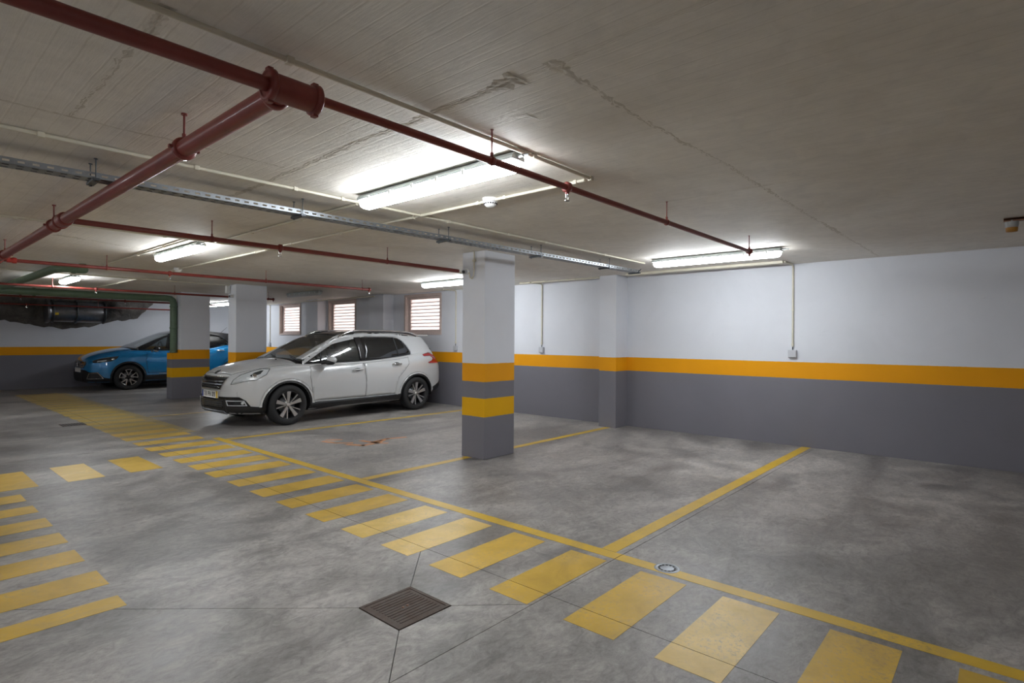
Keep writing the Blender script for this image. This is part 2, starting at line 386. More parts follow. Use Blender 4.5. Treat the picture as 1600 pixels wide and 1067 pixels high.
MB().box((-.15, -.16, -.011), (.15, .16, .0012)).build('frame', M['iron'], t)
for i in range(8): MB().box((-.13 + i * .035, -.14, .001), (-.115 + i * .035, .14, .004)).build('slat', M['steel'], t)

# ------------------------------------------------------------------ walls and ceiling
struct(MB().box((X0 - .2, Y0 - .2, HC), (X1 + .5, Y1 + .4, HC + .2)).build('ceiling', M['ceiling']))
ceiling = bpy.data.objects['ceiling']
WIN = [(8.90, 10.05), (12.02, 13.20), (14.70, 15.84)]; WZ = (1.465, 2.285)
m_ = MB()
ys = [Y0] + [v for a in WIN for v in a] + [Y1]
for i in range(0, len(ys), 2): m_.box((WX, ys[i], -.16), (WX + .3, ys[i + 1], HC))
for a, b in WIN: m_.box((WX, a, -.16), (WX + .3, b, WZ[0])); m_.box((WX, a, WZ[1]), (WX + .3, b, HC))
wall_right = struct(m_.build('wall_right', M['wall']))
struct(MB().box((X0 - .2, Y1, -.16), (X1 + .3, Y1 + .3, HC)).build('wall_back', M['wall']))
struct(MB().box((X0 - .2, Y0, -.16), (X0, Y1, HC)).build('wall_left', M['wall']))
struct(MB().box((X0 - .2, Y0 - .2, -.16), (X1 + .3, Y0, HC)).build('wall_front', M['wall']))
for i, (x, y0, y1) in enumerate(((7.54, 4.5, 4.80), (7.6, 10.5, 11.04), (7.6, 13.3, 13.88))):
    MB().box((x, y0, 0), (WX + .005, y1, HC), bev=.004).build('pilaster', M['wall'], wall_right)
# rough formwork seams standing proud of the soffit
def seam(p0, p1, wd, hgt, seed, mat='ceiling'):
    rnd = random.Random(seed); p0 = Vector(p0); p1 = Vector(p1); L = (p1 - p0).length; n_ = int(L / .018); d = (p1 - p0).normalized(); q = Vector((-d.y, d.x))
    vs = []; off = 0; env = 1.
    for i in range(n_ + 1):
        c = p0 + d * L * i / n_; off = off * .93 + rnd.uniform(-.0045, .0045); env = env * .9 + rnd.uniform(-.25, .45) * .28
        e = max(.35, min(1.3, env)); ww = wd * e * rnd.uniform(.7, 1.15); h_ = hgt * e
        for s_, z in ((-1, 0), (-.55, -h_ * rnd.uniform(0, .8)), (-.1, -h_ * rnd.uniform(.3, 1)), (.15, -h_ * rnd.uniform(0, .5)), (.5, -h_ * rnd.uniform(.2, 1)), (1, 0)):
            v = c + q * (s_ * ww + off); vs.append((v.x, v.y, HC + z + .0005))
    fs = [(i * 6 + k, i * 6 + k + 1, i * 6 + k + 7, i * 6 + k + 6) for i in range(n_) for k in range(5)]
    return MB().add(vs, fs, False).build('formwork_seam', M[mat], ceiling)
seam((1.63, -3), (1.63, 1.4), .020, .004, 1); seam((1.63, 1.4), (1.69, 4.2), .075, .006, 11, 'seam'); seam((1.69, 4.0), (1.66, 8.5), .02, .003, 21)
seam((1.64, .2), (1.64, 1.5), .04, .005, 12); seam((3.78, -3), (3.80, 9), .016, .004, 2); seam((-3, 3.2), (1.6, 3.18), .045, .005, 3, 'seam')
seam((1.6, 1.24), (7.8, 1.14), .05, .003, 4, 'seam'); seam((6.0, -3), (6.0, 9), .010, .003, 5); seam((4.9, -.5), (5.0, 8), .008, .002, 8)
seam((.60, 1.9), (.60, 3.2), .035, .003, 6, 'seam'); seam((1.2, 7.0), (2.1, 7.4), .10, .006, 7, 'seam'); seam((2.75, 4.2), (2.75, 12), .010, .002, 9)
seam((-3, 9.4), (7.5, 9.3), .02, .004, 10); seam((1.9, 1.6), (1.95, 3.0), .12, .003, 14)

# windows: rendered surround, louvre blades, daylight behind
for i, (a, b) in enumerate(WIN):
    wn = struct(bpy.data.objects.new('window_%d' % (i + 1), None)); COL.objects.link(wn); wn.location = (WX, (a + b) / 2, (WZ[0] + WZ[1]) / 2)
    hy = (b - a) / 2; hz = (WZ[1] - WZ[0]) / 2
    def fr(name, x0, x1, oy, oz, iy, iz, mat):
        return MB().box((x0, -oy, -oz), (x1, oy, -iz)).box((x0, -oy, iz), (x1, oy, oz)).box((x0, -oy, -iz), (x1, -iy, iz)).box((x0, iy, -iz), (x1, oy, iz)).build(name, mat, wn)
    fr('surround', -.022, .005, hy + .035, hz + .03, hy - .01, hz - .01, M['boxgrey'] if i == 3 else M['stone'])
    fr('reveal', .003, .20, hy, hz, hy - .02, hz - .02, M['stone'])
    fr('frame', .062, .12, hy - .02, hz - .02, hy - .085, hz - .075, M['stone'])
    n_ = 9; zz = (2 * hz - .15) / n_
    for k in range(n_):
        z = -hz + .075 + zz * (k + .5)
        mm = MB(); y = hy - .088
        mm.add([(.066, -y, z - zz * .60), (.066, y, z - zz * .60), (.108, y, z + zz * .56), (.108, -y, z + zz * .56), (.070, -y, z - zz * .62), (.070, y, z - zz * .62), (.112, y, z + zz * .54), (.112, -y, z + zz * .54)],
               [(0, 1, 2, 3), (7, 6, 5, 4), (0, 4, 5, 1), (3, 2, 6, 7), (0, 3, 7, 4), (1, 5, 6, 2)])
        mm.box((.062, -y, z - zz * .60 - .006), (.074, y, z - zz * .60 + .007), 1)  # dark strip painted in for the shade where blades overlap
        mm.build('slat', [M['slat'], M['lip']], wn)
    MB().box((.19, -hy + .0, -hz), (.2, hy, hz)).build('pane', M['day'], wn)

# ------------------------------------------------------------------ columns
def column(x0, x1, y0, y1, label, z1=HC):
    c = thing('column', label, 'column', ((x0 + x1) / 2, (y0 + y1) / 2, 0))
    a, b = (x1 - x0) / 2, (y1 - y0) / 2
    MB().box((-a, -b, 0), (a, b, z1), bev=.008).build('shaft', M['column'], c); return c
C1 = column(4.54, 5.05, 4.39, 4.75, 'nearest square concrete column with two orange bands, standing on the bay line')
C3 = column(4.50, 5.08, 10.76, 11.10, 'square column behind the hood of the white car')
C2 = column(4.53, 5.13, 13.64, 13.92, 'far square column beside the green pipe, before the blue car')
MB().box((-.48, -.144, 0), (-.295, .16, 1.005), bev=.006).build('plinth', M['column'], C2)

# ------------------------------------------------------------------ sprinkler pipes
def hanger(parent, x, y, ztop, r, along='X'):
    MB().tube((x, y, ztop), (x, y, HC - .003), .0045, n=8).tube((x, y, HC - .006), (x, y, HC), .012, n=10).build('hanger_rod', M['red'], parent)
    m_ = MB(); a = r + .004
    prof = [(a - .003, -.009), (a, -.011), (a + .002, 0), (a, .011), (a - .003, .009)]
    m_.lathe(prof, (x, y, ztop - r), along, 20); m_.tube((x, y, ztop - .002), (x, y, ztop + .022), .009, n=8)
    m_.build('clamp', M['red'], parent)
def head(parent, x, y, ztop):
    h_ = MB().tube((x, y, ztop + .006), (x, y, ztop - .022), .013, .011, n=12).build('sprinkler_head', M['red'], parent)
    m_ = MB().tube((x, y, ztop - .018), (x, y, ztop - .034), .010, .008, n=10)
    for s_ in (-1, 1): m_.path([(x + s_ * .007, y, ztop - .032), (x + s_ * .012, y, ztop - .044), (x + s_ * .005, y, ztop - .058)], .0022, 6)
    m_.tube((x, y, ztop - .056), (x, y, ztop - .059), .015, n=12)
    m_.build('nozzle', M['chrome'], h_)
def coupling(parent, c, r, along, mat='red', L=.05, name='coupling'):
    a = r + .006; b = r + .013
    MB().lathe([(r - .001, -L / 2), (a, -L / 2), (b, -L * .3), (b, L * .3), (a, L / 2), (r - .001, L / 2)], c, along, 24).build(name, M[mat], parent)
ZP = 2.188
def branch(y, x0, x1, r, rods, heads, label, z=ZP, name='sprinkler_pipe', mat='red', xs=None):
    p = thing(name, label, 'pipe', (x0, y, z), 0)
    q = bpy.data.objects
    m_ = MB().tube((0, 0, 0), (x1 - x0, 0, 0), r, n=20); m_.build('pipe', M[mat], p)
    for x in rods: hanger(p, x - x0, 0, 0 + r, r) if False else rod_local(p, x - x0, r, z)
    for x in heads:
        coupling(p, (x - x0, 0, 0), r, 'X', mat, .035, 'fitting'); head(p, x - x0, 0, -r)
    return p
def rod_local(p, x, r, z):
    top = HC - z
    MB().tube((x, 0, r + .012), (x, 0, top - .003), .0040, n=8).tube((x, 0, top - .004), (x, 0, top), .008, n=10).build('hanger_rod', M['red'], p)
    a = r + .004
    MB().lathe([(a - .003, -.009), (a, -.011), (a + .002, 0), (a, .011), (a - .003, .009)], (x, 0, 0), 'X', 20).tube((x, 0, r - .002), (x, 0, r + .022), .008, n=8).build('clamp', M['red'], p)
P1 = branch(1.845, 1.02, 5.53, .0168, (1.95, 3.78, 5.50), (2.56, 5.51), 'thin red sprinkler branch pipe from the tee to the lamp by the white wall', 2.196)
P1b = thing('sprinkler_pipe', 'thick dark red pipe entering the tee from the side away from the lamps', 'pipe', (-3, 1.845, 2.188))
MB().tube((0, 0, 0), (3.90, 0, 0), .0242, n=24).build('pipe', M['red'], P1b)
rod_local(P1b, 1.2, .0242, 2.188)
MX, MZ, MR = .925, 2.188, .037
main = thing('main_pipe', 'widest red sprinkler main pipe, starting at the tee and feeding the branch pipes', 'pipe', (MX, 1.845, MZ))
MB().tube((0, .0, 0), (0, 16.3, 0), MR, n=32).build('pipe', M['red'], main)
MB().tube((-.06, 0, 0), (.12, 0, 0), .045, n=32).build('tee', M['red'], main)
for x in (-.050, .112):
    coupling(main, (x, 0, 0), .041, 'X', 'red', .026)
    for sz in (-1, 1): MB().box((x - .010, -.012, sz * .053 - .006), (x + .010, .012, sz * .053 + .006), bev=.003).build('bolt_pad', M['red'], main)
coupling(main, (0, .062, 0), MR, 'Y', 'red', .03)
for i, y in enumerate((2.76, 5.43, 7.75, 10.6, 13.4, 16.2)):
    yl = y - 1.845
    MB().tube((0, yl, MR + .012), (0, yl, HC - MZ - .003), .005, n=8).tube((0, yl, HC - MZ - .007), (0, yl, HC - MZ), .013, n=10).build('hanger_rod', M['red'], main)
    coupling(main, (0, yl, 0), MR, 'Y', 'red', .03, 'clamp')
    for sx in (-1, 1): MB().box((sx * (MR + .015) - .011, yl - .011, -.007), (sx * (MR + .015) + .011, yl + .011, .007), bev=.003).build('clamp_ear', M['red'], main)
    MB().tube((0, yl, MR), (0, yl, MR + .03), .009, n=8).build('clamp_nut', M['red'], main)
for y in (5.1, 8.27, 12.05, 15.5, 18.1):
    coupling(main, (0, y - 1.845, 0), MR, 'Y', 'red', .16, 'tee_collar')
    coupling(main, (0, y - 1.845 + .10, 0), MR + .003, 'Y', 'red', .03)
P2 = branch(5.10, .98, 4.80, .021, (1.93, 3.74), (2.53,), 'second red sprinkler branch pipe, running behind the cable tray to the near column')
P3 = branch(8.27, .98, 5.72, .020, (1.92, 3.89, 5.55), (2.61, 5.69), 'third red sprinkler branch pipe, ending above the white car')
MB().tube((.02, 0, 0), (.10, 0, 0), .027, n=16).lathe([(.031, -.02), (.034, 0), (.031, .02)], (.085, 0, 0), 'X', 20).build('bright_fitting', M['red_bright'], P3)
P4 = branch(12.05, .98, 5.84, .019, (2.04, 3.89, 5.72), (2.64, 5.83), 'fourth red sprinkler branch pipe, ending behind the column')
P5 = branch(15.5, .98, 6.0, .019, (1.7, 3.7, 5.5), (2.1, 3.96), 'fifth red sprinkler branch pipe, behind the green pipe')
P6 = branch(18.02, .98, 6.0, .019, (1.9, 4.0), (2.55,), 'farthest red sprinkler branch pipe, just before the back wall', 2.13)

# ------------------------------------------------------------------ cable tray (perforated channel)
tray = thing('cable_tray', 'perforated galvanised cable tray hanging across the garage to the wall pilaster', 'cable tray', (-3, 4.03, 2.236), -.034)
L = 9.72; hw_, hh = .055, .034
holes = 0; xs = [0]; step = .060
m_ = MB()
def slot_strip(m_, L, p, u, v, w0, w1, t_):
    """a strip along x from w0..w1 in direction v with slots cut in the middle third"""
    n_ = int(L / step); a = w0 + (w1 - w0) * .34; b = w0 + (w1 - w0) * .66
    def q(x0, x1, s0, s1):
        P_ = [Vector(p) + Vector((x, 0, 0)) + v * s for x, s in ((x0, s0), (x1, s0), (x1, s1), (x0, s1))]
        Q_ = [c + u * t_ for c in P_]
        m_.add(P_ + Q_, [(0, 1, 2, 3), (7, 6, 5, 4), (0, 4, 5, 1), (1, 5, 6, 2), (2, 6, 7, 3), (3, 7, 4, 0)])
    q(0, L, w0, a); q(0, L, b, w1)
    for i in range(n_): q(i * step, i * step + step * .52, a, b)
slot_strip(m_, L, (0, -hw_, 0), Vector((0, 1, 0)), Vector((0, 0, 1)), 0, hh, .0015)
m_.build('side_flange', M['galv'], tray)
m_ = MB(); slot_strip(m_, L, (0, hw_, 0), Vector((0, -1, 0)), Vector((0, 0, 1)), 0, hh, .0015); m_.build('side_flange', M['galv'], tray)
m_ = MB(); slot_strip(m_, L, (0, -hw_, 0), Vector((0, 0, 1)), Vector((0, 1, 0)), 0, hw_, .0015); slot_strip(m_, L, (0, 0, 0), Vector((0, 0, 1)), Vector((0, 1, 0)), 0, hw_, .0015)
m_.build('tray_base', M['galv'], tray)
for x in (1.0, 2.45, 3.84, 5.05, 6.41, 7.68, 8.97, 9.66):
    MB().box((x - .018, -.085, -.016), (x + .018, .085, -.001), bev=.003).build('bracket', M['steel'], tray)
    if x < 9.5:
        for y in (-.068, .068):
            MB().tube((x, y, -.012), (x, y, HC - 2.236), .0035, n=8).tube((x, y, -.022), (x, y, -.014), .008, n=6).tube((x, y, HC - 2.240), (x, y, HC - 2.236), .01, n=8).build('hanger_rod', M['steel'], tray)
    else:
        MB().path([(x, -.05, -.01), (x + .005, -.07, .02), (x, -.10, .04)], .006, 8).path([(x, .05, -.01), (x + .005, .07, .02), (x, .10, .04)], .006, 8).build('end_hook', M['steel'], tray)
MB().path([(.2 + i * .4, .01 * math.sin(i), .010 + .003 * math.sin(i * 1.7)) for i in range(23)], .007, 8).build('cable', M['black'], tray)

# ------------------------------------------------------------------ lamps
def lamp(x, y0, y1, label, lit='tube', group=None, plug=-1, parts=True):
    Lh = (y1 - y0) / 2
    t = thing('tube_lamp', label, 'lamp', (x, (y0 + y1) / 2, HC), 0, group)
    sec = [(-.028, -.008), (.028, -.008), (.050, -.030), (.050, -.047), (-.050, -.047), (-.050, -.030)]
    def ext(sec, a, b, taper=0):
        n_ = len(sec); vs = [(p[0], a, p[1]) for p in sec] + [(p[0], b, p[1]) for p in sec]
        return vs, [tuple(range(n_)), tuple(range(n_, 2 * n_))[::-1]] + [(i, n_ + i, n_ + (i + 1) % n_, (i + 1) % n_) for i in range(n_)]
    m_ = MB(); m_.add(*ext(sec, -Lh, Lh))
    for s_ in (-1, 1): m_.box((-.02, s_ * Lh * .6 - .02, -.012), (.02, s_ * Lh * .6 + .02, 0))
    m_.build('housing', M['lampbody'], t)
    prof = []
    prof = [(x, z - .009) for x, z in ((.047, -.038), (.052, -.046), (.0540, -.056), (.0538, -.066), (.051, -.077), (.042, -.088), (.026, -.095), (.009, -.098), (-.009, -.098), (-.026, -.095), (-.042, -.088), (-.051, -.077), (-.0538, -.066), (-.0540, -.056), (-.052, -.046), (-.047, -.038))]
    e = []; stations = [(-Lh + .012, .55), (-Lh + .03, .9), (-Lh + .05, 1), (Lh - .05, 1), (Lh - .03, .9), (Lh - .012, .55)]
    vs = []
    for yy, sc in stations:
        for px, pz in prof: vs.append((px * sc, yy, -.048 + (pz + .048) * sc))
    n_ = len(prof); fs = []
    for i in range(len(stations) - 1):
        for k in range(n_ - 1): fs.append((i * n_ + k, i * n_ + k + 1, (i + 1) * n_ + k + 1, (i + 1) * n_ + k))
    fs += [tuple(range(n_)), tuple(range((len(stations) - 1) * n_, len(stations) * n_))]
    fs += [(i * n_, (i + 1) * n_, (i + 1) * n_ + n_ - 1, i * n_ + n_ - 1) for i in range(len(stations) - 1)]
    MB().add(vs, fs, True).build('diffuser', M[lit], t)
    if parts:
        for k in range(6):
            yy = -Lh + .14 + k * (2 * Lh - .28) / 5
            for s_ in (-1, 1): MB().box((s_ * .0525 - .005, yy - .009, -.068), (s_ * .0525 + .005, yy + .009, -.034), bev=.002).build('clip', M['clip'], t)
        MB().tube((0, plug * Lh, -.026), (0, plug * (Lh + .035), -.026), .011, n=12).tube((0, plug * (Lh + .03), -.026), (0, plug * (Lh + .07), -.030), .005, n=8).build('cable_gland', M['lampbody'], t)
    return t
lamp(2.265, 1.95, 3.37, 'largest lit fluorescent lamp, between the thin red pipe and the cable tray')
lamp(2.265, 6.26, 7.56, 'lit fluorescent lamp just beyond the second red branch pipe')
lamp(2.19, 11.15, 12.15, 'small distant lit lamp beside the slanting green pipe')
lamp(6.37, 1.80, 3.28, 'lit fluorescent lamp at the top of the bare white wall, over the cream trunking')
lamp(6.42, 6.20, 7.72, 'lit fluorescent lamp by the largest window, half hidden by the near column')
lamp(6.55, 16.0, 17.6, 'lit fluorescent lamp seen between the two far columns')
lamp(6.15, 10.65, 12.0, 'unlit grey fluorescent lamp above the middle window', 'unlit')
hid = [(-2.6, 2.0, 3.5, 'unseen fluorescent lamp over the left walkway, opposite the tee'), (-2.6, 7.5, 9.0, 'unseen fluorescent lamp over the left aisle, level with the white car'),
       (-2.6, 13., 14.5, 'unseen fluorescent lamp over the left aisle, level with the green pipe'), (0.2, -3.6, -2.1, 'unseen fluorescent lamp over the aisle behind the viewpoint')]
for x, a, b, lb in hid: lamp(x, a, b, lb, 'tube_hidden', None, parts=False)  # unseen lamps added for the general light of the garage

# ------------------------------------------------------------------ conduits
def conduit(label, pts, clips, r=.0105, name='conduit', elbow=()):
    o = Vector(pts[0]); c = thing(name, label, 'conduit', tuple(o))
    P_ = [Vector(p) - o for p in pts]
    m_ = MB().path(P_, r, 10) if len(P_) > 2 else MB().tube(P_[0], P_[1], r, n=12)
    m_.build('tube', M['cream'], c)
    for p in clips:
        p = Vector(p) - o
        m_ = MB().box((p.x - .014, p.y - .014, p.z - .014), (p.x + .014, p.y + .014, p.z + .012), bev=.004)
        m_.build('clip', M['cream'], c)
    return c
ZC = HC - .0135
conduit('cream conduit on the ceiling parallel to and nearest the tee', [(-3, 1.915, ZC), (2.92, 1.915, ZC)], [(x, 1.915, ZC) for x in (-.4, .98, 2.35, 2.90)])
cB = conduit('cream conduit through the white smoke detector', [(2.905, 1.96, ZC), (2.905, 6.2, ZC)], [(2.905, y, ZC) for y in (2.03, 2.62, 2.88, 3.62, 4.7, 5.6)])
conduit('cream conduit crossing the ceiling between the near lamp and cable tray', [(-3, 3.56, ZC), (6.55, 3.50, ZC)], [(x, 3.56 - .0063 * (x + 3), ZC) for x in (.55, 1.25, 1.85, 2.2, 3.2, 3.95, 4.5, 5.6)])
conduit('cream conduit from the end of the near lamp towards the second lamp', [(2.355, 3.58, ZC), (2.355, 6.15, ZC)], [(2.355, y, ZC) for y in (4.4, 5.3)])
conduit('cream conduit along the second red branch pipe', [(-3, 6.20, ZC), (6.2, 6.12, ZC)], [(x, 6.17 - .008 * (x - 1), ZC) for x in (.8, 1.9, 2.9, 3.4, 4.6, 5.5)])
conduit('cream conduit beside the second lamp, on its column side', [(2.94, 6.2, ZC), (2.94, 9.4, ZC)], [(2.94, y, ZC) for y in (6.5, 7.3, 8.1)])
conduit('cream conduit touching the second lamp on the main pipe side', [(2.12, 6.22, ZC), (2.12, 9.6, ZC)], [(2.12, y, ZC) for y in (6.9, 7.8)])
conduit('cream conduit crossing above the small distant lamp', [(-2, 11.05, ZC), (4.48, 11.0, ZC)], [(1.2, 11.04, ZC), (2.2, 11.03, ZC)])
conduit('cream conduit running from the distant lamp to the back wall', [(3.0, 11.1, ZC), (3.0, 13.95, ZC)], [(3.0, 12.2, ZC)])
conduit('cream conduit on the ceiling between near column and pilaster', [(7.6, 4.84, ZC), (7.55, 6.45, ZC)], [(7.58, 5.3, ZC), (7.56, 5.9, ZC), (7.555, 6.25, ZC)])
conduit('cream conduit above the windows', [(7.50, 10.7, HC - .05), (7.50, 16.4, HC - .05)], [(7.50, y, HC - .045) for y in (11.6, 12.6, 13.6)], .012)
tk = tag(MB().box((7.46, 2.1, HC - .034), (7.53, 4.3, HC), bev=.004).build('trunking', M['cream']), 'cream cable trunking under the lamp where the white wall meets the ceiling', 'trunking')
def wall_drop(y, z0, label_c, label_b, top=HC - .014, x0=7.50):
    pts = [(x0, y, top), (WX - .05, y, top), (WX - .022, y, top - .012), (WX - .013, y, top - .045), (WX - .013, y, z0 + .14)]
    conduit(label_c, pts, [(WX - .014, y, 1.75), (WX - .014, y, z0 + .17)], .012, 'wall_conduit')
    t = thing('junction_box', label_b, 'box', (WX, y + .0, z0))
    MB().box((-.042, -.05, 0), (-.0005, .05, .10), bev=.006).build('body', M['boxgrey'], t)
    MB().box((-.047, -.044, .006), (-.041, .044, .094), bev=.002).build('lid', M['boxgrey'], t)
    MB().tube((-.018, 0, .098), (-.018, 0, .145), .006, n=8).build('cable', M['black'], t)
wall_drop(2.085, 1.135, 'cream conduit dropping down the bare white wall to a lone box', 'grey junction box alone on the bare white wall above the orange band')
wall_drop(6.20, 1.115, 'cream conduit dropping down the wall between near column and pilaster', 'grey junction box on the wall between near column and pilaster')
wall_drop(8.42, 1.115, 'cream conduit dropping between the largest window and the near column', 'grey junction box on the wall between largest window and near column')
wall_drop(16.45, 1.10, 'cream conduit dropping at the far corner beside the column', 'small dark junction box beyond the white car')
# smoke detector and fittings
t = thing('smoke_detector', 'white round smoke detector on the ceiling conduit beside the near lamp', 'detector', (2.905, 2.76, HC))
MB().lathe([(.0001, -.028), (.048, -.028), (.054, -.020), (.056, 0)], n=32).build('base', M['white'], t)
MB().lathe([(.0001, -.062), (.020, -.061), (.034, -.054), (.042, -.044), (.046, -.030), (.046, -.027)], n=32).build('head', M['white'], t)
for k in range(16):
    a = 2 * PI * k / 16; MB().box((.044 * math.cos(a) - .004, .044 * math.sin(a) - .004, -.042), (.044 * math.cos(a) + .004, .044 * math.sin(a) + .004, -.034)).build('vent', M['black'], t)
t = thing('smoke_detector', 'white round detector between the second lamp and third red pipe', 'detector', (2.94, 8.98, HC))
MB().lathe([(.0001, -.028), (.048, -.028), (.054, -.020), (.056, 0)], n=24).build('base', M['white'], t)
MB().lathe([(.0001, -.062), (.034, -.054), (.046, -.030), (.046, -.027)], n=24).build('head', M['white'], t)
def spot(x, y, z, label, big=False):
    t = thing('wall_sensor', label, 'sensor', (x, y, z))
    MB().lathe([(.035, 0), (.035, -.012), (.028, -.016), (.0001, -.016)], (0, 0, 0), 'X', 20).build('mount', M['white'], t)
    MB().tube((-.012, 0, 0), (-.07, -.02, -.012), .024, .027, n=18).build('body', M['boxgrey'], t)
    MB().tube((-.069, -.02, -.012), (-.074, -.0215, -.013), .018, n=16).build('lens', M['black'], t)
    return t
spot(4.54, 4.68, 2.125, 'small grey round device on the side of the near column, under its top')
conduit('cream conduit looping down the near column beside the small grey device', [(4.50, 4.53, HC), (4.524, 4.545, HC - .03), (4.527, 4.55, 2.12), (4.524, 4.555, 2.07), (4.522, 4.58, 2.035), (4.522, 4.61, 2.05), (4.524, 4.625, 2.11)], [(4.527, 4.55, 2.24)], .008, 'column_conduit')
tag(MB().box((4.43, 11.0, 2.18), (4.499, 11.085, 2.325), bev=.008).build('alarm_box', M['white']), 'white box at the top corner of the column behind the white car', 'box')
spot(4.50, 10.90, 2.13, 'small grey round device beside the white box on the far column')
# tapered cup under a brown bar at the right edge
t = thing('drip_cup', 'small grey and amber tapered cup hanging under a brown ceiling bar', 'cup', (6.05, -.02, HC))
MB().box((-.045, -1.4, -.022), (.045, .05, -.004), bev=.003).box((-.045, -1.4, -.03), (-.038, .05, -.004)).build('bar', M['brownmetal'], t)
MB().lathe([(.046, -.02), (.044, -.055), (.040, -.075)], n=20).build('cup', M['cup'], t)
lab(MB().lathe([(.040, -.075), (.037, -.108), (.0001, -.112)], n=20).build('cup_bottom', M['amber'], t), 'amber stained bottom')

# ------------------------------------------------------------------ green drain pipes
t = thing('green_pipe', 'green drain pipe running along the far ceiling and down onto the plinth', 'pipe', (4.452, 13.86, 1.006))
zt = 1.20
MB().path([(0, 0, .0), (0, 0, zt - .12), (-.01, .01, zt - .05), (-.05, .03, zt - .01), (-.12, .06, zt), (-.6, .16, zt), (-3.0, .2, zt), (-3.1, .2, zt)], .068, 20).build('pipe', M['green'], t)
for z in (.02, .55, 1.02): MB().lathe([(.068, -.02), (.076, -.015), (.076, .015), (.068, .02)], (0, 0, z), 'Z', 20).build('collar', M['green'], t)
MB().lathe([(.068, -.03), (.078, -.02), (.078, .02), (.068, .03)], (-2.35, .2, zt), 'X', 20).build('collar', M['green'], t)
t = thing('green_pipe', 'short green drain pipe on the ceiling, bending up into it before the distant lamp', 'pipe', (1.78, 9.5, 2.264))
MB().path([(.16, 0, .0), (.02, .0, .0), (-.06, .02, 0), (-.10, .08, 0), (-.12, .2, 0), (-.13, 4.45, 0)], .055, 20).build('pipe', M['green'], t)
MB().lathe([(.055, -.03), (.062, -.02), (.062, .02), (.055, .03)], (.05, 0, 0), 'X', 20).build('collar', M['green'], t)
MB().sphere((.16, 0, 0), .055, n=14).tube((.15, 0, .02), (.15, 0, .078), .045, n=16).build('end_bend', M['green'], t)

# ------------------------------------------------------------------ duct and rough concrete on the back wall
rnd = random.Random(5)
nx, nz = 120, 14; vs = []
def zlow(x):
    return float(np.interp(x, (-6, 1.5, 2.2, 2.8, 3.4, 4.0, 4.5, 5.1, 5.5), (1.7, 1.72, 1.76, 1.64, 1.56, 1.62, 1.78, 1.87, 2.30)))
for i in range(nx + 1):
    x = X0 + .02 + (5.5 - X0) * i / nx
    for k in range(nz + 1):
        f = k / nz; z = zlow(x) + (HC - .004 - zlow(x)) * f
        d = .42 * math.sin(min(1, f * 1.6) * PI / 2) * (.75 + .25 * math.sin(x * 1.7)) + rnd.uniform(-.03, .03)
        if 2.75 < x < 4.4: d *= .35
        if 4.9 < x: d *= max(.05, (5.5 - x) / .6)
        if k == 0: z += rnd.uniform(-.025, .02)
        if k == 0: d = 0
        vs.append((x, BY - max(d, 0) - .002, z))
fs = [(i * (nz + 1) + k, (i + 1) * (nz + 1) + k, (i + 1) * (nz + 1) + k + 1, i * (nz + 1) + k + 1) for i in range(nx) for k in range(nz)]
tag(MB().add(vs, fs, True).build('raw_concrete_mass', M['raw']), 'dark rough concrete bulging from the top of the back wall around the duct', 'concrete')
t = thing('duct', 'dark metal cylindrical duct high on the back wall above the blue car', 'duct', (2.98, 18.42, 2.0))
MB().lathe([(.26, .10), (.27, .14), (.27, .56), (.26, .60)], (0, 0, 0), 'X', 32).build('fan_casing', M['duct'], t)
MB().lathe([(.275, .62), (.275, 1.22), (.26, 1.24), (.0001, 1.24)], (0, 0, 0), 'X', 32).build('silencer', M['duct'], t)
MB().lathe([(.0001, .02), (.22, .02), (.315, .0), (.30, .05), (.26, .11)], (0, 0, 0), 'X', 32).build('inlet_flange', M['duct'], t)
for x in (.61, 1.22, .13): MB().lathe([(.27, x - .015), (.305, x - .013), (.305, x + .013), (.27, x + .015)], (0, 0, 0), 'X', 32).build('flange', M['steel'], t)
lab(MB().box((.14, -.272, -.10), (.22, -.255, -.04)).build('sticker', M['plate_yellow'], t), 'small yellow sticker')
for x in (.3, .95): MB().box((x - .02, -.02, .25), (x + .02, .02, .34)).build('hanger', M['steel'], t)

# ------------------------------------------------------------------ cars
def pchip(tab):
    xs = np.array([a for a, _ in tab], float); ys = np.array([b for _, b in tab], float)
    h = np.diff(xs); d = np.diff(ys) / h; m = np.zeros(len(xs)); m[0] = d[0]; m[-1] = d[-1]
    for i in range(1, len(xs) - 1):
        if d[i - 1] * d[i] > 0:
            w1 = 2 * h[i] + h[i - 1]; w2 = h[i] + 2 * h[i - 1]; m[i] = (w1 + w2) / (w1 / d[i - 1] + w2 / d[i])
    def f(x):
        x = min(max(x, xs[0]), xs[-1]); i = min(int(np.searchsorted(xs, x, 'right')) - 1, len(h) - 1)
        t = (x - xs[i]) / h[i]
        return float((2*t**3 - 3*t*t + 1) * ys[i] + (t**3 - 2*t*t + t) * h[i] * m[i] + (3*t*t - 2*t**3) * ys[i+1] + (t**3 - t*t) * h[i] * m[i+1])
    return f
def catmull(pts, per):
    out = []; n = len(pts)
    for i in range(n - 1):
        p0 = np.array(pts[max(i - 1, 0)]); p1 = np.array(pts[i]); p2 = np.array(pts[i + 1]); p3 = np.array(pts[min(i + 2, n - 1)])
        for k in range(per):
            t = k / per
            out.append(.5 * ((2*p1) + (p2 - p0)*t + (2*p0 - 5*p1 + 4*p2 - p3)*t*t + (3*p1 - p0 - 3*p2 + p3)*t**3))
    out.append(np.array(pts[-1])); return out
def loft(sections, xs):
    """half sections (list of (y,z) from bottom centre to top centre) -> closed mirrored rings"""
    vs = []; n = None
    for x, sec in zip(xs, sections):
        ring = [(x, -y, z) for y, z in sec] + [(x, y, z) for y, z in sec[::-1][1:]]
        n = len(ring); vs += ring
    return vs, n
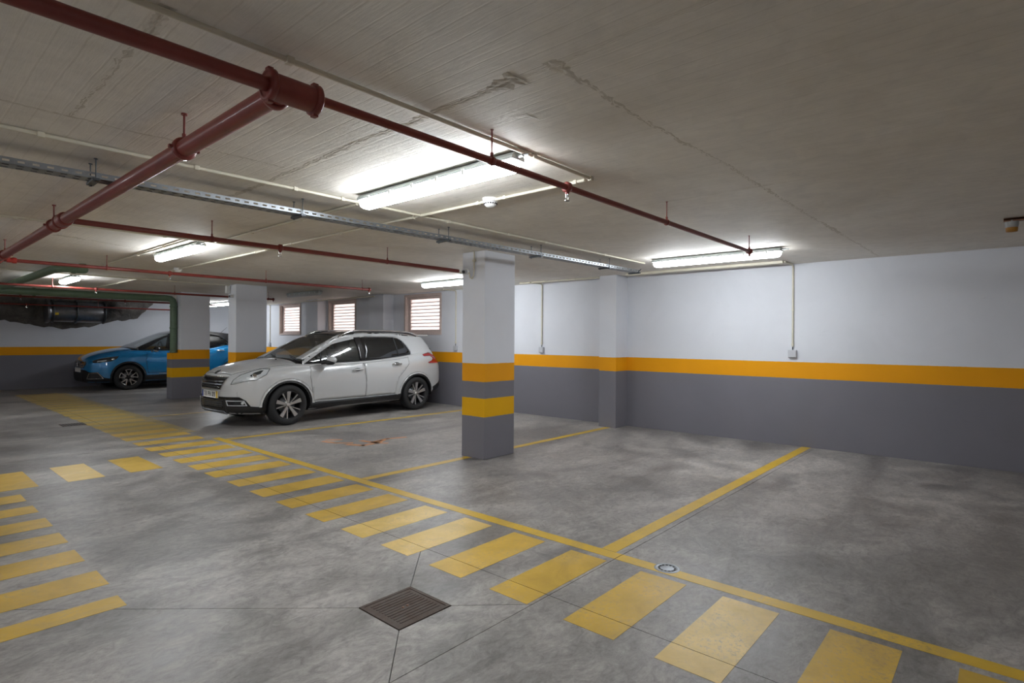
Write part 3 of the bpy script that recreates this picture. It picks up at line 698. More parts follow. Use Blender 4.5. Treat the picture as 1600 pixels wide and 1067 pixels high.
def bvh_of(vs, fs): return BVHTree.FromPolygons([tuple(v) for v in vs], fs)

class Car:
    def __init__(s, name, label, loc, rz, scale, T, paint):
        s.root = thing(name, label, 'car', loc, rz); s.root.scale = scale; N_ = T.get('nose', 0.); s.N = N_
        s.T = {k: pchip([(N_ + x * (.85 - N_) / .85 if x < .85 else x, y) for x, y in v]) if isinstance(v, list) else v for k, v in T.items()}
        s.paint = paint; s.L = T['L']; s.body(); s.cabin()
    def half(s, x):
        T = s.T; W = T['W'](x); zb = T['zb'](x); zs = T['zsh'](x); zt = T['ZT'](x); ys = T['ysh'](x) * W; h = zs - zb
        return [(0, zb), (.72 * W, zb), (.95 * W, zb + .05), (.992 * W, zb + .32 * h), (1.0 * W, zb + .52 * h), (.992 * W, zb + .70 * h), (.975 * W, zb + .86 * h), ((ys + W * .965) / 2, zb + .955 * h), (ys, zs), (ys * .72, zs + (zt - zs) * .62), (ys * .36, zs + (zt - zs) * .93), (0, zt)]
    def body(s):
        L = s.L; N_ = s.N; xs = list(np.concatenate([[N_, N_ + .012, N_ + .03, N_ + .05, N_ + .08], np.arange(N_ + .12, L - .12, .035), [L - .08, L - .05, L - .03, L - .012, L]]))
        secs = [catmull(s.half(x), 4) for x in xs]; vs, n = loft(secs, xs)
        fs = []
        for i in range(len(xs) - 1):
            for k in range(n - 1):
                fs.append((i * n + k, i * n + k + 1, (i + 1) * n + k + 1, (i + 1) * n + k))
        # ring closes at bottom centre (first and last vertex coincide in y=0)
        fs += [tuple(range(n))[::-1], tuple(range((len(xs) - 1) * n, len(xs) * n))]
        s.bv = bvh_of(vs, fs)
        me = bpy.data.meshes.new('body_shell'); me.from_pydata(vs, [], fs); me.materials.append(s.paint); me.materials.append(M['black'])
        bm = bmesh.new(); bm.from_mesh(me); bmesh.ops.remove_doubles(bm, verts=bm.verts[:], dist=.0004); bmesh.ops.recalc_face_normals(bm, faces=bm.faces[:])
        bm.to_mesh(me); bm.free()
        o = bpy.data.objects.new('body_shell', me); COL.objects.link(o); o.parent = s.root; s.shell = o
        # wheel arches
        cut = MB()
        for wx in s.T['wheels']:
            for sg in (-1, 1): cut.tube((wx, sg * .50, s.T['r'] + .01), (wx, sg * 1.2, s.T['r'] + .01), s.T['arch'], n=48)
        co = cut.build('cutter', M['black'])
        co.parent = s.root
        md = o.modifiers.new('b', 'BOOLEAN'); md.object = co; md.operation = 'DIFFERENCE'; md.solver = 'EXACT'
        bpy.context.view_layer.update(); dg = bpy.context.evaluated_depsgraph_get()
        nm = bpy.data.meshes.new_from_object(o.evaluated_get(dg), preserve_all_data_layers=True, depsgraph=dg)
        o.modifiers.clear(); o.data = nm; nm.name = 'body_shell'
        bpy.data.objects.remove(co)
        for p in nm.polygons: p.use_smooth = len(p.vertices) < 8
        try: nm.set_sharp_from_angle(angle=math.radians(35))
        except Exception: pass
        for wx in s.T['wheels']:
            for sg in (-1, 1):
                m_ = MB(); n_ = 28; vs = []
                a0, a1 = -.12, PI + .12; r_ = s.T['arch'] - .004
                for i in range(n_ + 1):
                    a = a0 + (a1 - a0) * i / n_
                    for yy in (.49, .852): vs.append((wx + r_ * math.cos(a), sg * yy, s.T['r'] + .01 + r_ * math.sin(a)))
                m_.add(vs, [(2*i, 2*i+1, 2*i+3, 2*i+2) for i in range(n_)], True)
                m_.box((wx - r_, sg * .49 - .004, .16), (wx + r_, sg * .49 + .004, .62))
                m_.build('arch_liner', M['black'], s.root)
    def cab_half(s, x):
        T = s.T; yb = T['ysh'](x) * T['W'](x) - .012; zb = T['zsh'](x) - .02; zr = max(T['ZR'](x), zb + .012); ze = zb + (zr - zb) * T.get('edge', .87); ye = yb - T.get('lean', .46) * (ze - zb)
        return [(yb, zb), (yb - (yb - ye) * .42 + .012, zb + (ze - zb) * .5), (ye, ze), (ye * .84, ze + (zr - ze) * .60), (ye * .45, ze + (zr - ze) * .92), (0, zr)]
    def cabin(s):
        T = s.T; x0, x1 = T['cab']; xs = np.linspace(x0, x1, 74); secs = [catmull(s.cab_half(x), 5) for x in xs]; vs, n = loft(secs, xs)
        s.edge_k = 10; cats = {'windshield': [], 'roof': [], 'rear_window': [], 'side_glass': [], 'side_glass2': []}; allf = []
        for i in range(len(xs) - 1):
            xm = (xs[i] + xs[i + 1]) / 2
            for k in range(n - 1):
                f = (i * n + k, i * n + k + 1, (i + 1) * n + k + 1, (i + 1) * n + k); allf.append(f)
                if k < 10: cats['side_glass'].append(f)
                elif k >= n - 1 - 10: cats['side_glass2'].append(f)
                elif xm < T['roof'][0]: cats['windshield'].append(f)
                elif xm > T['roof'][1]: cats['rear_window'].append(f)
                else: cats['roof'].append(f)
        s.cv = bvh_of(vs, allf)
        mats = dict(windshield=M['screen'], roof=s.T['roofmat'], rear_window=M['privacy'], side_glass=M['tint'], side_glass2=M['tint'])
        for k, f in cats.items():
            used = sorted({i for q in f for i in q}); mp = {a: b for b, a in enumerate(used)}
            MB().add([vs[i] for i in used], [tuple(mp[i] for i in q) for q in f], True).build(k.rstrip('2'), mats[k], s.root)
    # -- patches laid on the skin of the car
    def patch(s, name, poly, frame, mat, off=.004, th=.006, cell=.03, bv=None, parent=None, both=False, depth=3.):
        """poly in (u, v); frame = (origin, u axis, v axis, ray direction). The panel follows the body surface."""
        bv = bv or s.bv; o, u, v, d = (Vector(q) for q in frame); d = d.normalized(); outs = []
        bm = bmesh.new(); vv = [bm.verts.new((a, b, 0)) for a, b in poly]; bm.faces.new(vv); bmesh.ops.triangulate(bm, faces=bm.faces[:])
        us = [a for a, _ in poly]; ws = [b for _, b in poly]
        for ax, lo, hi in ((0, min(us), max(us)), (1, min(ws), max(ws))):
            c = math.ceil(lo / cell) * cell
            while c < hi:
                no = (1, 0, 0) if ax == 0 else (0, 1, 0)
                bmesh.ops.bisect_plane(bm, geom=bm.verts[:] + bm.edges[:] + bm.faces[:], plane_co=tuple(c * q for q in no), plane_no=no, dist=1e-6); c += cell
        bad = []
        for q in bm.verts:
            p = o + u * q.co.x + v * q.co.y
            hit, nrm, _, _ = bv.ray_cast(p - d * depth * .5, d)
            if hit is None: bad.append(q); continue
            if nrm.dot(d) > 0: nrm = -nrm
            q.co = hit + nrm * off
        bmesh.ops.delete(bm, geom=bad, context='VERTS')
        bmesh.ops.recalc_face_normals(bm, faces=bm.faces[:])
        if sum(f.normal.dot(d) for f in bm.faces) > 0: bmesh.ops.reverse_faces(bm, faces=bm.faces[:])
        # give the panel a thickness by adding an inner copy and a rim
        inner = {q: bm.verts.new(q.co - (q.normal if q.normal.length else -d) * th) for q in bm.verts[:]}
        ed = [e for e in bm.edges if e.is_boundary]
        fcs = bm.faces[:]
        rims = []
        for e in ed:
            a, b = e.verts
            try: rims.append(bm.faces.new((b, a, inner[a], inner[b])))
            except ValueError: pass
        for q in inner.values():
            if not q.link_faces: bm.verts.remove(q)
        for f in fcs: f.smooth = True
        res = None
        for sg in ((1, -1) if both else (1,)):
            b2 = bm.copy()
            if sg < 0:
                for q in b2.verts: q.co.y = -q.co.y
                bmesh.ops.reverse_faces(b2, faces=b2.faces[:])
            me = bpy.data.meshes.new(name); b2.to_mesh(me); b2.free(); me.materials.append(mat)
            ob = bpy.data.objects.new(name, me); COL.objects.link(ob); ob.parent = parent if (parent and sg > 0) else s.root
            outs.append(ob)
        bm.free(); return outs
    SIDE = ((0, 0, 0), (1, 0, 0), (0, 0, 1), (0, 1, 0))
    FRONT = ((0, 0, 0), (0, 1, 0), (0, 0, 1), (1, 0, 0))
    REAR = ((0, 0, 0), (0, 1, 0), (0, 0, 1), (-1, 0, 0))
    TOP = ((0, 0, 0), (1, 0, 0), (0, 1, 0), (0, 0, -1))
    def quarter(s, deg):
        a = math.radians(deg); return ((0, 0, 0), (math.sin(a), -math.cos(a), 0), (0, 0, 1), (math.cos(a), math.sin(a), 0))
    def side(s, name, poly, mat, **k): return s.patch(name, poly, s.SIDE, mat, both=True, **k)
    def band(s, lo, hi, x0, x1, n=24):
        xs = np.linspace(x0, x1, n); return [(x, lo(x)) for x in xs] + [(x, hi(x)) for x in xs[::-1]]

def wheel(car, wx, sg, r, design, wd=.205):
    t = bpy.data.objects.new('wheel', None); COL.objects.link(t); t.parent = car.root; zr_ = car.root.scale[0] / car.root.scale[2]; t.location = (wx, sg * (.862 - wd / 2), r * zr_); t.scale = (1, 1, zr_)
    t.rotation_euler = (0, 0, 0 if sg < 0 else PI)
    h = wd / 2; rr = r * .70
    prof = [(rr, -h + .02), (rr + .012, -h + .004), (r - .055, -h - .003), (r - .02, -h + .006), (r - .006, -h + .022), (r, -h + .045), (r, h - .045), (r - .006, h - .022), (r - .03, h), (rr, h - .02)]
    MB().lathe(prof, (0, 0, 0), 'Y', 56).build('tyre', M['rubber'], t)
    MB().lathe([(rr + .004, -h + .012), (rr - .006, -h + .008), (rr - .014, -h + .018), (rr - .022, -h + .05), (rr - .03, h - .03), (.0001, h - .03)], (0, 0, 0), 'Y', 56).build('rim', M['rimdark'], t)
    MB().lathe([(.0001, -.012), (.135, -.012), (.135, .006), (.0001, .006)], (0, .0, 0), 'Y', 32).build('brake_disc', M['galv'], t)
    MB().lathe([(.0001, -h + .012), (.020, -h + .012), (.030, -h + .018), (.032, -h + .05), (.06, -h + .055), (.062, -h + .09)], (0, 0, 0), 'Y', 24).build('hub_cap', M['alu'] if design != 'loop' else M['rimdark'], t)
    def spoke(a, ws, r0_, r1_, y0, y1, mat, name='spoke', skew=0.):
        pts = []
        for rad, hw2, yy in ((r0_, ws[0], y0), (r1_, ws[1], y1)):
            ca, sa = math.cos(a + (skew if rad == r1_ else 0)), math.sin(a + (skew if rad == r1_ else 0))
            for q in (-1, 1): pts.append((ca * rad - sa * hw2 * q, yy, sa * rad + ca * hw2 * q))
        vs = [(x, y, z) for x, y, z in pts] + [(x, y + .022, z) for x, y, z in pts]
        MB().add(vs, [(0, 1, 3, 2), (4, 6, 7, 5), (0, 2, 6, 4), (1, 5, 7, 3), (0, 4, 5, 1), (2, 3, 7, 6)]).build(name, mat, t)
    y0, y1 = -h + .028, -h + .010
    for k in range(5):
        a = PI / 2 + k * 2 * PI / 5
        if design == 'blade':
            spoke(a, (.014, .031), .032, rr - .008, y0, y1, M['alu'])
            spoke(a + .40, (.005, .009), .045, rr - .008, y0 + .006, y1 + .002, M['alu'], 'thin_spoke', .10)
            spoke(a + .20, (.012, .020), .045, rr - .01, y0 + .016, y1 + .018, M['rimdark'], 'dark_spoke', .05)
        else:
            for q in (-1, 1): spoke(a, (.009, .010), .05, rr - .05, y0, y1, M['alu'], 'spoke', q * .30)
            m_ = MB(); pts = []
            for j in range(7):
                b = a - .36 + .72 * j / 6; pts.append((math.cos(b) * (rr - .022), y1 + .004, math.sin(b) * (rr - .022)))
            pts = [(math.cos(a - .30) * (rr - .055), y1 + .004, math.sin(a - .30) * (rr - .055))] + pts + [(math.cos(a + .30) * (rr - .055), y1 + .004, math.sin(a + .30) * (rr - .055))]
            m_.path(pts, .010, 8).build('rim_loop', M['alu'], t)
    return t

def seats(car, xs, roofz):
    for x, nm in xs:
        for y in (-.37, .37):
            m_ = MB().box((x - .02, y - .23, .62), (x + .13, y + .23, 1.18), bev=.05).box((x + .02, y - .13, 1.22), (x + .11, y + .13, roofz), bev=.03)
            m_.tube((x + .06, y - .06, 1.15), (x + .06, y - .06, 1.25), .008, n=6).tube((x + .06, y + .06, 1.15), (x + .06, y + .06, 1.25), .008, n=6)
            m_.build(nm, M['seat'], car.root)

# ---- white car
TW = dict(nose=.085, L=4.16, wheels=(.865, 3.41), r=.308, arch=.362, cab=(1.12, 4.03), roof=(1.93, 3.76), roofmat=M['blackgloss'], edge=.87, lean=.46,
    W=[(0, .26), (.02, .38), (.06, .50), (.12, .60), (.22, .70), (.38, .79), (.6, .845), (.85, .866), (1.3, .858), (2.2, .864), (3.0, .864), (3.4, .868), (3.75, .845), (3.98, .79), (4.1, .72), (4.16, .60)],
    zb=[(0, .27), (.1, .21), (.5, .19), (3.4, .21), (3.8, .28), (4.16, .36)],
    zsh=[(0, .66), (.03, .71), (.10, .765), (.25, .83), (.5, .895), (.8, .935), (1.15, .952), (2.2, .975), (3.0, 1.04), (3.4, 1.09), (3.75, 1.115), (3.92, 1.06), (4.08, .95), (4.16, .84)],
    ysh=[(0, .80), (.3, .83), (.9, .87), (1.3, .905), (3.5, .90), (4.16, .86)],
    ZT=[(0, .72), (.03, .775), (.10, .835), (.25, .90), (.5, .965), (.8, 1.015), (1.12, 1.045), (1.3, 1.0), (3.6, 1.05), (3.9, 1.05), (4.08, .97), (4.16, .86)],
    ZR=[(1.12, 1.03), (1.3, 1.135), (1.6, 1.315), (1.85, 1.44), (2.05, 1.497), (2.4, 1.53), (2.9, 1.525), (3.4, 1.485), (3.72, 1.445), (3.84, 1.30), (3.96, 1.12), (4.03, 1.02)])
wc = Car('car', 'white compact crossover car parked in the bay before the windows', (3.397, 9.19, 0), math.radians(1.8), (1.015, 1.015, .972), TW, M['carwhite'])
T = wc.T
PW = M['carwhite']
zs = T['zsh']; edge = lambda x: wc.cab_half(x)[2][1]
dtop = pchip([(1.16, .965), (1.4, 1.10), (1.65, 1.235), (1.88, 1.34), (2.1, 1.39), (2.35, 1.412), (2.8, 1.418), (3.08, 1.405), (3.17, 1.37), (3.32, 1.15)])
dbot = pchip([(1.16, .957), (2.2, .982), (3.0, 1.046), (3.20, 1.085), (3.32, 1.145)])
C_ = dict(bv=wc.cv)
# painted frame round the side windows
wc.side('window_frame', [(1.13, zs(1.13) - .015)] + [(x, edge(x) + .004) for x in np.linspace(1.15, 3.90, 44)] + [(3.98, 1.0)] + [(x, zs(x) - .014) for x in np.linspace(3.93, 3.32, 8)]
        + [(3.325, 1.14)] + [(x, dtop(x)) for x in np.linspace(3.31, 1.18, 36)] + [(1.155, .955)], PW, off=.005, cell=.05, **C_)
wc.side('window_sill', wc.band(lambda x: zs(x) - .016, lambda x: dbot(x) + .004, 1.24, 3.31, 20), M['black'], off=.006, cell=.08, **C_)
# rear side windows are darker, black pillars between
wc.side('rear_side_window', [(2.33, dbot(2.33) + .006)] + [(x, dbot(x) + .006) for x in (2.6, 2.9, 3.2, 3.30)] + [(x, dtop(x) - .006) for x in (3.27, 3.18, 3.10, 2.95, 2.7, 2.5, 2.33)], M['privacy'], off=.003, cell=.08, **C_)
wc.side('door_pillar', [(2.215, dbot(2.2)), (2.325, dbot(2.32)), (2.325, dtop(2.32)), (2.195, dtop(2.2))], M['blackgloss'], off=.007, cell=.08, **C_)
wc.side('quarter_divider', [(3.03, dbot(3.03)), (3.055, dbot(3.05)), (3.04, dtop(3.04)), (3.015, dtop(3.01))], M['black'], off=.0075, cell=.1, **C_)
wc.side('quarter_divider', [(1.44, dbot(1.44)), (1.47, dbot(1.47)), (1.50, dtop(1.50) - .002), (1.47, dtop(1.47) - .002)], M['black'], off=.007, cell=.1, **C_)
# roof: white edges, rails, rear spoiler
def roofy(x): return wc.cab_half(x)[2][0]
for sg in (-1, 1):
    xs = np.linspace(1.16, 3.76, 30)
    poly = [(x, sg * (roofy(x) + .01)) for x in xs] + [(x, sg * ((roofy(x) if x > 1.95 else min(.53 + (x - 1.1) * .02, roofy(x) - .045)) - (0 if x < 1.95 else .075 if x < 3.2 else .16))) for x in xs[::-1]]
    wc.patch('roof_edge', poly, wc.TOP, PW, off=.005, cell=.06, bv=wc.cv)
wc.patch('rear_roof', [(3.22, -.52), (3.80, -.60), (3.86, 0), (3.80, .60), (3.22, .52)], wc.TOP, PW, off=.007, cell=.06, bv=wc.cv)
wc.patch('header_strip', [(1.90, -.56), (2.0, -.56), (2.0, .56), (1.90, .56)], wc.TOP, M['blackgloss'], off=.004, cell=.06, bv=wc.cv)
MB().box((3.66, -.56, 1.445), (3.93, .56, 1.468), bev=.01).build('spoiler', PW, wc.root)
def roofz(x): return wc.cab_half(x)[2][1]
for sg in (-1, 1):
    pts = [(1.93, sg * (roofy(1.93) - .02), roofz(1.93) + .015)] + [(x, sg * (roofy(x) - .002), roofz(x) + (.078 if 2.15 < x < 3.45 else .045)) for x in (2.02, 2.2, 2.5, 2.8, 3.1, 3.4, 3.55)] + [(3.68, sg * (roofy(3.68) - .03), roofz(3.68) + .012)]
    sm_ = [tuple(p) for p in catmull(pts, 4)]
    MB().path(sm_, .016, 10).build('roof_rail', M['chrome'], wc.root)
    MB().path([(a, b, c - .02) for a, b, c in sm_[3:-3]], .011, 8).build('rail_base', M['black'], wc.root)
# doors with gaps
ws = T['W']
def door(car, nm, poly, hx, hz, paint, group=None):
    cx = sum(p[0] for p in poly) / len(poly); cz = sum(p[1] for p in poly) / len(poly)
    big = inset(poly, -.0022) ; sml = inset(poly, .0022)
    car.side('door_gap', big, M['joint'], off=.0012, th=.002, cell=.06)
    ds = car.side(nm, sml, paint, off=.0042, th=.004, cell=.05)
    for i, d in enumerate(ds):
        sg = -1 if i == 0 else 1
        hit, nrm, _, _ = car.bv.ray_cast(Vector((hx, sg * 2, hz)), Vector((0, -sg, 0)))
        y = hit.y
        MB().path([(hx - .10, y + sg * .012, hz - .004), (hx - .08, y + sg * .036, hz), (hx, y + sg * .042, hz + .003), (hx + .08, y + sg * .036, hz + .003), (hx + .10, y + sg * .012, hz)], .0135, 10).build('door_handle', M['chrome'] if nm == 'rear_door' else paint, d)
        MB().sphere((hx, y + sg * .004, hz), .07, (1, .12, .42), 14).build('handle_recess', M['lensdark'], d)
    return ds
door(wc, 'front_door', [(1.28, .36), (2.25, .355), (2.262, .6), (2.238, .945), (1.24, .922), (1.225, .75)], 2.10, .838, PW)
door(wc, 'rear_door', [(2.26, .355), (2.90, .36), (2.93, .50), (2.98, .66), (3.12, .79), (3.22, .90), (3.23, 1.035), (3.0, 1.0), (2.248, .945), (2.272, .6)], 2.935, .912, PW)
# black cladding along sills, arches and bumpers
wc.side('sill_cladding', [(1.20, .19), (3.06, .19), (3.04, .36), (2.95, .335), (1.25, .325)], M['black'], off=.008, th=.012, cell=.06)
wc.side('chrome_strip', [(1.30, .328), (2.93, .337), (2.93, .350), (1.30, .341)], M['galv'], off=.010, th=.004, cell=.08)
def arch_ring(wx, r0_, r1_, a0, a1, n=26):
    zc = T['r'] + .01
    return [(wx + r0_ * math.cos(a), zc + r0_ * math.sin(a)) for a in np.linspace(a0, a1, n)] + [(wx + r1_ * math.cos(a), zc + r1_ * math.sin(a)) for a in np.linspace(a1, a0, n)]
for wx in T['wheels']: wc.side('arch_lip', arch_ring(wx, .3635, .392, -.30, PI + .30), M['black'], off=.006, th=.012, cell=.05)
for wx in T['wheels']: wc.side('fender_flare', arch_ring(wx, .393, .43, .0, PI), PW, off=.007, th=.010, cell=.05)
# ---- front end
Q = wc.quarter(60)
def quart(car, name, poly, mat, **k): return car.patch(name, poly, car.quarter(60), mat, both=True, **k)
quart(wc, 'front_cladding', [(.20, .205), (.20, .475), (.50, .48), (.59, .425), (.656, .335), (.845, .315), (.845, .195), (.5, .2)], M['black'], off=.006, th=.008, cell=.04)
wc.patch('lower_bumper', [(-.44, .22), (.44, .22), (.44, .455), (-.44, .455)], wc.FRONT, M['black'], off=.009, th=.01, cell=.04)
wc.patch('skid_plate', [(-.40, .215), (.40, .215), (.37, .262), (-.37, .262)], wc.FRONT, M['galv'], off=.018, th=.01, cell=.04)
wc.patch('lower_grille', [(-.36, .30), (.36, .30), (.37, .435), (-.37, .435)], wc.FRONT, M['blackgloss'], off=.012, th=.006, cell=.04)
for k in range(3): wc.patch('grille_bar', [(-.35, .32 + k * .036), (.35, .32 + k * .036), (.35, .330 + k * .036), (-.35, .330 + k * .036)], wc.FRONT, M['lensdark'], off=.020, th=.008, cell=.06)
wc.patch('grille', [(-.31, .592), (.31, .592), (.405, .745), (.41, .762), (-.41, .762), (-.405, .745)], wc.FRONT, M['blackgloss'], off=.008, th=.008, cell=.04)
for k in range(3):
    hwk = .320 + k * .028; z = .618 + k * .041
    wc.patch('grille_bar', [(-hwk, z), (hwk, z), (hwk + .006, z + .011), (-hwk - .006, z + .011)], wc.FRONT, M['lensdark'] if k % 2 == 0 else M['galv'], off=.020, th=.012, cell=.05)
def outline(car, name, pts, frame, wdt, mat, off, th=.008, both=False, parent=None):
    """a thin moulding following a closed outline"""
    big = pts; sml = inset(pts, wdt)
    if sum(pts[i][0] * pts[(i + 1) % len(pts)][1] - pts[(i + 1) % len(pts)][0] * pts[i][1] for i in range(len(pts))) < 0: big = pts[::-1]
    ring = list(big) + [big[0]] + [sml[0]] + list(sml[1:])[::-1] + [(sml[0][0] + 1e-4, sml[0][1] + 1e-4)]
    n_ = len(big)
    for i in range(n_):
        a, b, c, d = big[i], big[(i + 1) % n_], sml[(i + 1) % n_], sml[i]
        yield car.patch(name, [a, b, c, d], frame, mat, off=off, th=th, cell=.05, both=both)
def moulding(car, name, pts, frame, wdt, mat, off, th=.008, both=False):
    """one joined mesh per side made of the outline's pieces"""
    groups = {}
    for obs in outline(car, name, pts, frame, wdt, mat, off, th, both):
        for i, o in enumerate(obs): groups.setdefault(i, []).append(o)
    for i, obs in groups.items():
        bm = bmesh.new()
        for o in obs: bm.from_mesh(o.data)
        bmesh.ops.remove_doubles(bm, verts=bm.verts[:], dist=.0008)
        me = bpy.data.meshes.new(name); bm.to_mesh(me); bm.free(); me.materials.append(mat)
        for o in obs: bpy.data.objects.remove(o)
        ob = bpy.data.objects.new(name, me); COL.objects.link(ob); ob.parent = car.root
moulding(wc, 'grille_frame', [(-.315, .580), (.315, .580), (.42, .745), (.418, .778), (-.418, .778), (-.42, .745)], wc.FRONT, .013, M['chrome'], .015, .010)
# headlamps: lens, dark housing, projector and light strip
HL = [(.91, .900), (.862, .812), (.732, .738), (.56, .712), (.442, .676), (.378, .668), (.416, .739), (.508, .808), (.665, .870), (.797, .902)]
quart(wc, 'headlamp', HL, M['lens'], off=.007, th=.008, cell=.03)
quart(wc, 'lamp_housing', [(.82, .878), (.78, .825), (.66, .785), (.64, .80), (.70, .845), (.78, .872)], M['lensdark'], off=.0095, th=.004, cell=.03)
quart(wc, 'projector', [(.705 + .028 * math.cos(a), .798 + .030 * math.sin(a)) for a in np.linspace(0, 2 * PI, 13)[:-1]], M['chrome'], off=.013, th=.005, cell=.03)
quart(wc, 'light_strip', [(.60, .752), (.72, .770), (.74, .783), (.60, .768)], M['white'], off=.013, th=.005, cell=.03)
quart(wc, 'turn_signal', [(.41, .685), (.54, .722), (.53, .78), (.45, .745)], M['lens'], off=.012, th=.005, cell=.03)
moulding(wc, 'lamp_seal', HL, Q, .006, M['lensdark'], .0095, .005, True)
# fog lamp recess with a bright surround
FG = [(.315, .425), (.57, .428), (.612, .345), (.34, .342)]
quart(wc, 'fog_recess', FG, M['blackgloss'], off=.010, th=.004, cell=.03)
moulding(wc, 'fog_surround', FG, Q, .012, M['boxgrey'], .016, .008, True)
quart(wc, 'fog_lamp', [(.55 + .022 * math.cos(a), .388 + .026 * math.sin(a)) for a in np.linspace(0, 2 * PI, 11)[:-1]], M['lens'], off=.015, th=.006, cell=.03)
# bonnet with its shut line
hood = [(.20, -.40), (.33, -.52), (.55, -.66), (.80, -.70), (1.06, -.70), (1.07, 0), (1.06, .70), (.80, .70), (.55, .66), (.33, .52), (.20, .40), (.155, 0)]
wc.patch('hood_gap', inset(hood, -.006), wc.TOP, M['lensdark'], off=.0012, th=.002, cell=.05)
wc.patch('hood', hood, wc.TOP, PW, off=.005, th=.005, cell=.04)
for sg in (-1, 1): MB().box((.93, sg * .30 - .012, 1.025), (.955, sg * .30 + .012, 1.040), bev=.004).build('washer_nozzle', M['black'], wc.root)
# licence plate
pl = wc.patch('licence_plate', [(-.26, .450), (.26, .450), (.26, .560), (-.26, .560)], wc.FRONT, M['white'], off=.024, th=.012, cell=.06)[0]
wc.patch('plate_band', [(.220, .452), (.262, .452), (.262, .558), (.220, .558)], wc.FRONT, M['plate_blue'], off=.0262, th=.003, cell=.1, parent=pl)
wc.patch('plate_band', [(-.262, .452), (-.215, .452), (-.215, .558), (-.262, .558)], wc.FRONT, M['plate_yellow'], off=.0262, th=.003, cell=.1, parent=pl)
# worn characters on the plate, too soft in the photograph to read with certainty
SEG = {'P': 'abefg', '7': 'abc', 'X': 'befcg', '9': 'abcdfg', '0': 'abcdef', '3': 'abcdg'}
def glyph(ch, y, z, w_, h_, t_):
    """strokes of one character; y runs to the reader's right as -y"""
    R_ = dict(a=(0, h_ - t_, w_, h_), g=(0, h_ / 2 - t_ / 2, w_, h_ / 2 + t_ / 2), d=(0, 0, w_, t_), f=(0, h_ / 2, t_, h_), e=(0, 0, t_, h_ / 2), b=(w_ - t_, h_ / 2, w_, h_), c=(w_ - t_, 0, w_, h_ / 2))
    for k in SEG[ch]:
        a0, b0, a1, b1 = R_[k]
        wc.patch('plate_letter', [(y - a0, z + b0), (y - a1, z + b0), (y - a1, z + b1), (y - a0, z + b1)], wc.FRONT, M['plate_ink'], off=.0268, th=.002, cell=.2, parent=pl)
for ch, y in (('7', .195), ('3', .140), ('P', .055), ('X', .0), ('0', -.085), ('9', -.140)): glyph(ch, y, .470, .040, .070, .010)
wc.patch('badge', [(-.03, .812), (.0, .807), (.034, .819), (.02, .84), (.035, .857), (.006, .867), (-.02, .855), (-.036, .835)], wc.FRONT, M['lensdark'], off=.011, th=.006, cell=.03)
MB().box((1.14, -.70, 1.00), (1.36, .70, 1.035), bev=.01).build('dashboard', M['interior'], wc.root)
wc.patch('cabin_deck', [(1.22, -.74), (3.85, -.74), (3.85, .74), (1.22, .74)], wc.TOP, M['interior'], off=.012, th=.004, cell=.2)
wc.patch('cowl', [(1.05, -.70), (1.155, -.74), (1.20, -.74), (1.20, .74), (1.155, .74), (1.05, .70), (1.02, 0)], wc.TOP, M['black'], off=.006, th=.005, cell=.05)
seats(wc, ((2.32, 'front_seat'), (3.20, 'rear_seat')), 1.36)
MB().lathe([(.165, -.012), (.180, 0), (.165, .012), (.15, 0), (.165, -.012)], (0, 0, 0), 'X', 28).box((-.008, -.16, -.02), (.008, .16, .02), bev=.005).build('steering_wheel', M['interior'], wc.root, (1.72, -.36, 1.06))
MB().box((1.86, -.12, 1.335), (1.89, .12, 1.395), bev=.01).build('rear_view_mirror', M['black'], wc.root)
for sg in (-1, 1):
    MB().sphere((1.52, sg * .965, 1.025), .12, (.62, .85, .52), 16).build('mirror_cap', PW, wc.root)
    MB().sphere((1.50, sg * .945, .985), .11, (.70, .95, .45), 14).tube((1.42, sg * .84, .975), (1.48, sg * .90, .98), .03, n=10).build('mirror_base', M['black'], wc.root)
    m_ = MB().path([(1.13, sg * .30 - .25, 1.055), (1.20, sg * .30 + .05, 1.095)], .006, 6); m_.build('wiper', M['black'], wc.root)
# tail lamp, rear bumper
wc.side('tail_lamp', [(3.58, 1.075), (3.66, 1.10), (3.75, 1.105), (3.90, 1.06), (4.02, .98), (4.05, .90), (3.72, .90), (3.70, .925), (3.80, .955), (3.84, .99), (3.82, 1.025), (3.76, 1.045), (3.62, 1.04)], M['red_lamp'], off=.010, th=.012, cell=.03)
wc.side('rear_bumper', [(3.80, .30), (4.14, .36), (4.15, .56), (4.03, .50), (3.88, .44), (3.80, .42)], M['black'], off=.007, th=.01, cell=.04)
wc.patch('rear_bumper', [(-.6, .36), (.6, .36), (.6, .56), (-.6, .56)], wc.REAR, M['black'], off=.007, th=.01, cell=.06)
wc.side('rear_window_edge', [(3.80, 1.385), (3.84, 1.37), (3.97, 1.13), (3.93, 1.12)], M['blackgloss'], off=.010, th=.006, cell=.05, bv=wc.cv)
wc.patch('tailgate_plate', [(-.26, .68), (.26, .68), (.26, .79), (-.26, .79)], wc.REAR, M['white'], off=.01, th=.006, cell=.2)
for wx in T['wheels']:
    for sg in (-1, 1): wheel(wc, wx, sg, T['r'], 'blade')
MB().box((.6, -.5, .20), (3.7, .5, .24)).build('underbody', M['black'], wc.root)

